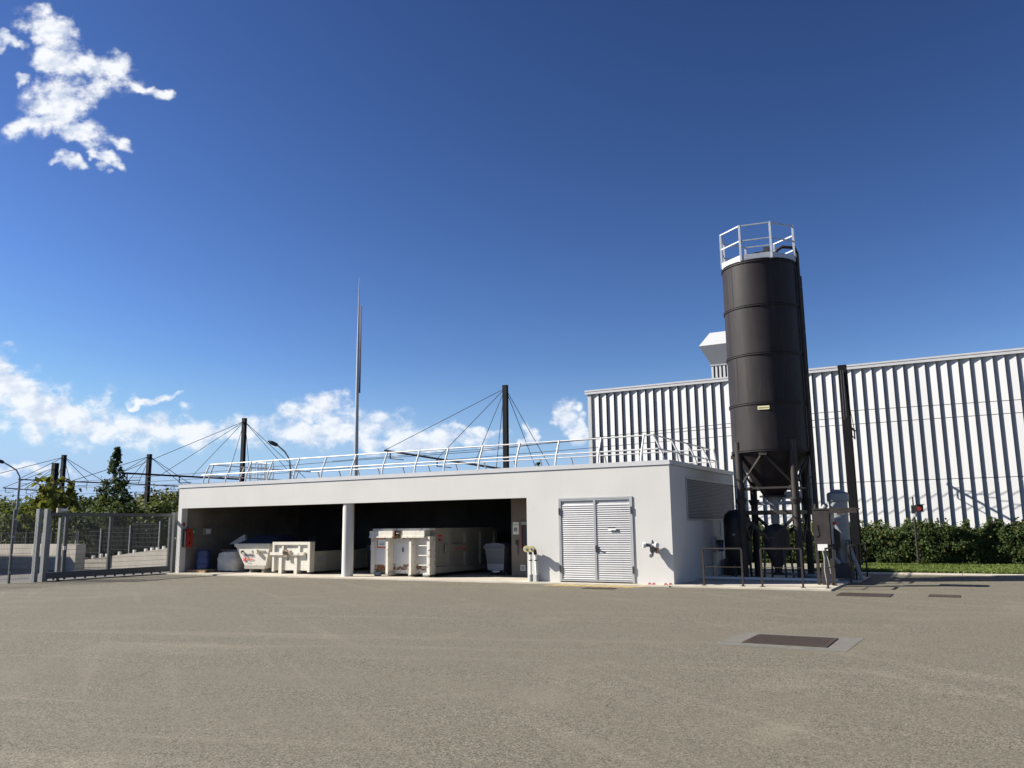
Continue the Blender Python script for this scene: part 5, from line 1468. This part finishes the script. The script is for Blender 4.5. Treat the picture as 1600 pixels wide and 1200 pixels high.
def at(px, depth, z=0.0):
    d = fw + R2 * ((px - 800) / F_PX) - U2 * ((820 - 600) / F_PX)
    hd = Vector((-math.sin(YAW), math.cos(YAW), 0))
    k = depth / d.dot(hd)
    return (d.x * k, d.y * k, z)


tree('conical_tree', 'slender conical dark green tree rising above the sliding gate', at(175, 60), 8.0, (2.15, 2.15, 3.1), 4.95, 'leaf_dark', 135, 62, 0.46, 0.15, 11, cone=1.0, trunk_r=0.13, limbs=30)
# big-leaved tree in front of the twin masts
t2 = tree('catalpa_tree', 'young yellow-green tree with large drooping leaves above the gate posts', at(84, 53), 5.4, (1.40, 1.40, 1.35), 4.25, 'leaf_catalpa', 44, 11, 0.40, 0.30, 21, trunk_r=0.09)
tree('catalpa_tree', 'smaller yellow-green large-leaved tree left of the gate posts', at(58, 53.5), 4.2, (0.95, 0.95, 1.1), 3.25, 'leaf_catalpa', 34, 10, 0.38, 0.27, 23, trunk_r=0.07)
KINDS = [('leaf_olive', 'olive green'), ('leaf_mid', 'mid green'), ('leaf_dark', 'dark green')]
rs0 = random.Random(5)
BG = [(-25, 92, 6.2, 0), (5, 88, 5.6, 1), (32, 95, 5.8, 0), (58, 100, 5.2, 2), (118, 70, 4.6, 2), (96, 104, 4.8, 1), (140, 98, 6.0, 0), (160, 75, 5.0, 2), (186, 90, 6.0, 1), (212, 96, 5.6, 0),
      (236, 88, 6.6, 0), (258, 92, 5.8, 0), (282, 100, 6.9, 2), (302, 96, 6.3, 0), (330, 100, 6.2, 1)]
place = ['at the extreme left edge', 'first from left behind the street lamp', 'right of the left street lamp', 'far back behind the smaller yellow-green tree', 'small and round, right of the gate control box',
         'low, between twin masts and conical tree', 'left of the conical tree, broad', 'directly left behind the conical trunk', 'right behind the conical tree', 'between conical tree and mast over gate',
         'at the mast over the gate, tallest of the row', 'right of the mast over the gate', 'dark, next to the shelter corner', 'peeping beside the shelter corner', 'hidden mostly behind the shelter end']
for i, ((px, dp, h, k), pl_) in enumerate(zip(BG, place)):
    w = rs0.uniform(2.4, 3.6)
    tree('background_tree', '%s background tree %s' % (KINDS[k][1], pl_), at(px, dp), h, (w, w, h * 0.42), h * 0.56, KINDS[k][0], 42, 60, 0.75, 0.30, 40 + i, trunk_r=0.16, group='trees beyond the street')
BUSH = [(150, 56, 3.6, 2, 'dark green bush seen through gate left of its middle bar'), (172, 58, 4.0, 1, 'mid green bush behind the middle bar of the gate'), (196, 57, 3.9, 2, 'dark green bush seen through gate right of its middle bar'),
        (222, 60, 4.1, 0, 'olive bush seen through gate below the mast'), (246, 58, 3.8, 1, 'mid green bush seen through right part of gate'), (268, 62, 4.0, 2, 'dark green bush at the right end of gate'),
        (20, 72, 3.4, 1, 'mid green bush behind fence at far left'), (52, 74, 3.2, 2, 'dark green bush behind the gate guide posts'), (-8, 75, 3.2, 0, 'olive bush at left picture edge behind the wall'), (122, 64, 2.6, 0, 'low olive bush beside the conical tree foot')]
for i, (px, dp, h, k, lab) in enumerate(BUSH):
    tree('bush', lab, at(px, dp), h, (1.9, 1.9, h * 0.5), h * 0.5, KINDS[k][0], 44, 60, 0.5, 0.20, 70 + i, trunk_r=0.08, group='bushes beyond the gate')
tree('background_tree', 'tiny dark tree tip peeping over the shelter roof right of mast', at(843, 66), 7.1, (0.9, 0.9, 1.6), 5.4, 'leaf_dark', 26, 40, 0.3, 0.16, 99, cone=0.9, trunk_r=0.1)

# ------------------------------------------------------------------ hedge
hg = thing('hedge', 'long dark green clipped hedge in front of the white factory wall', 'hedge', (0, 43.4, 0.06))
rs = np.random.default_rng(12)
P, N = [], []
xs = -11.0
hx0, hx1 = -12.0, 7.5
ncl = 1700
for i in range(ncl):
    x = rs.uniform(hx0, hx1)
    hloc = 1.46 + 0.10 * math.sin(x * 1.7) + 0.08 * math.sin(x * 4.1 + 1)
    front = rs.random()
    if front < 0.6:
        y, z = 42.85 + 0.12 * rs.normal(), rs.uniform(0.1, hloc)
        nn_ = np.array([0, -1, 0.35])
    else:
        y, z = rs.uniform(42.8, 44.2), hloc + 0.05 * rs.normal()
        nn_ = np.array([0, -0.3, 1])
    if -1.75 < x < -0.75 and z < 0.75 and rs.random() < 0.85:
        y += 0.7
    m_ = int(rs.uniform(40, 95))
    pp = rs.normal(size=(m_, 3)) * np.array([0.13, 0.12, 0.12])
    P.append(np.array([x - 0, y - 43.4, z - 0.0]) + pp)
    N.append(nn_ * 0.7 + pp / 0.13 * 0.4 + rs.normal(size=(m_, 3)) * 0.6)
# loose upright shoots above the clipped top
for i in range(420):
    x = rs.uniform(hx0, hx1)
    if math.sin(x * 2.2) + 0.7 * math.sin(x * 5.3) < -0.5:
        continue
    y = rs.uniform(42.8, 43.6)
    hh = rs.uniform(0.15, 0.7)
    m_ = int(26 * hh / 0.4)
    zz = rs.uniform(0, hh, m_)
    pp = rs.normal(size=(m_, 3)) * np.array([0.05, 0.05, 0.02])
    P.append(np.stack([x + pp[:, 0], y - 43.4 + pp[:, 1], 1.40 + zz], 1))
    N.append(rs.normal(size=(m_, 3)))
P, N = np.concatenate(P), np.concatenate(N)
P[:, 2] = np.maximum(P[:, 2], 0.04)
mesh_part(quads('foliage', P, N, rs.uniform(0.05, 0.105, len(P)), 'leaf_hedge', 1.5, 5, 0.1), 'foliage', hg)
sm = MB()
for i in range(60):
    x = hx0 + (i + rs.random()) * (hx1 - hx0) / 60
    y = rs.uniform(43.0, 43.9)
    sm.tube([(x, y, 0.06), (x + rs.normal() * 0.1, y, 0.7), (x + rs.normal() * 0.2, y - 0.1, 1.4)], [0.03, 0.02, 0.008], 5)
part(sm, 'stems', 'bark', hg)
part(MB().box(hx0, hx1, 43.15, 44.0, 0.06, 1.25), 'inner_mass', 'leaf_hedge', hg)
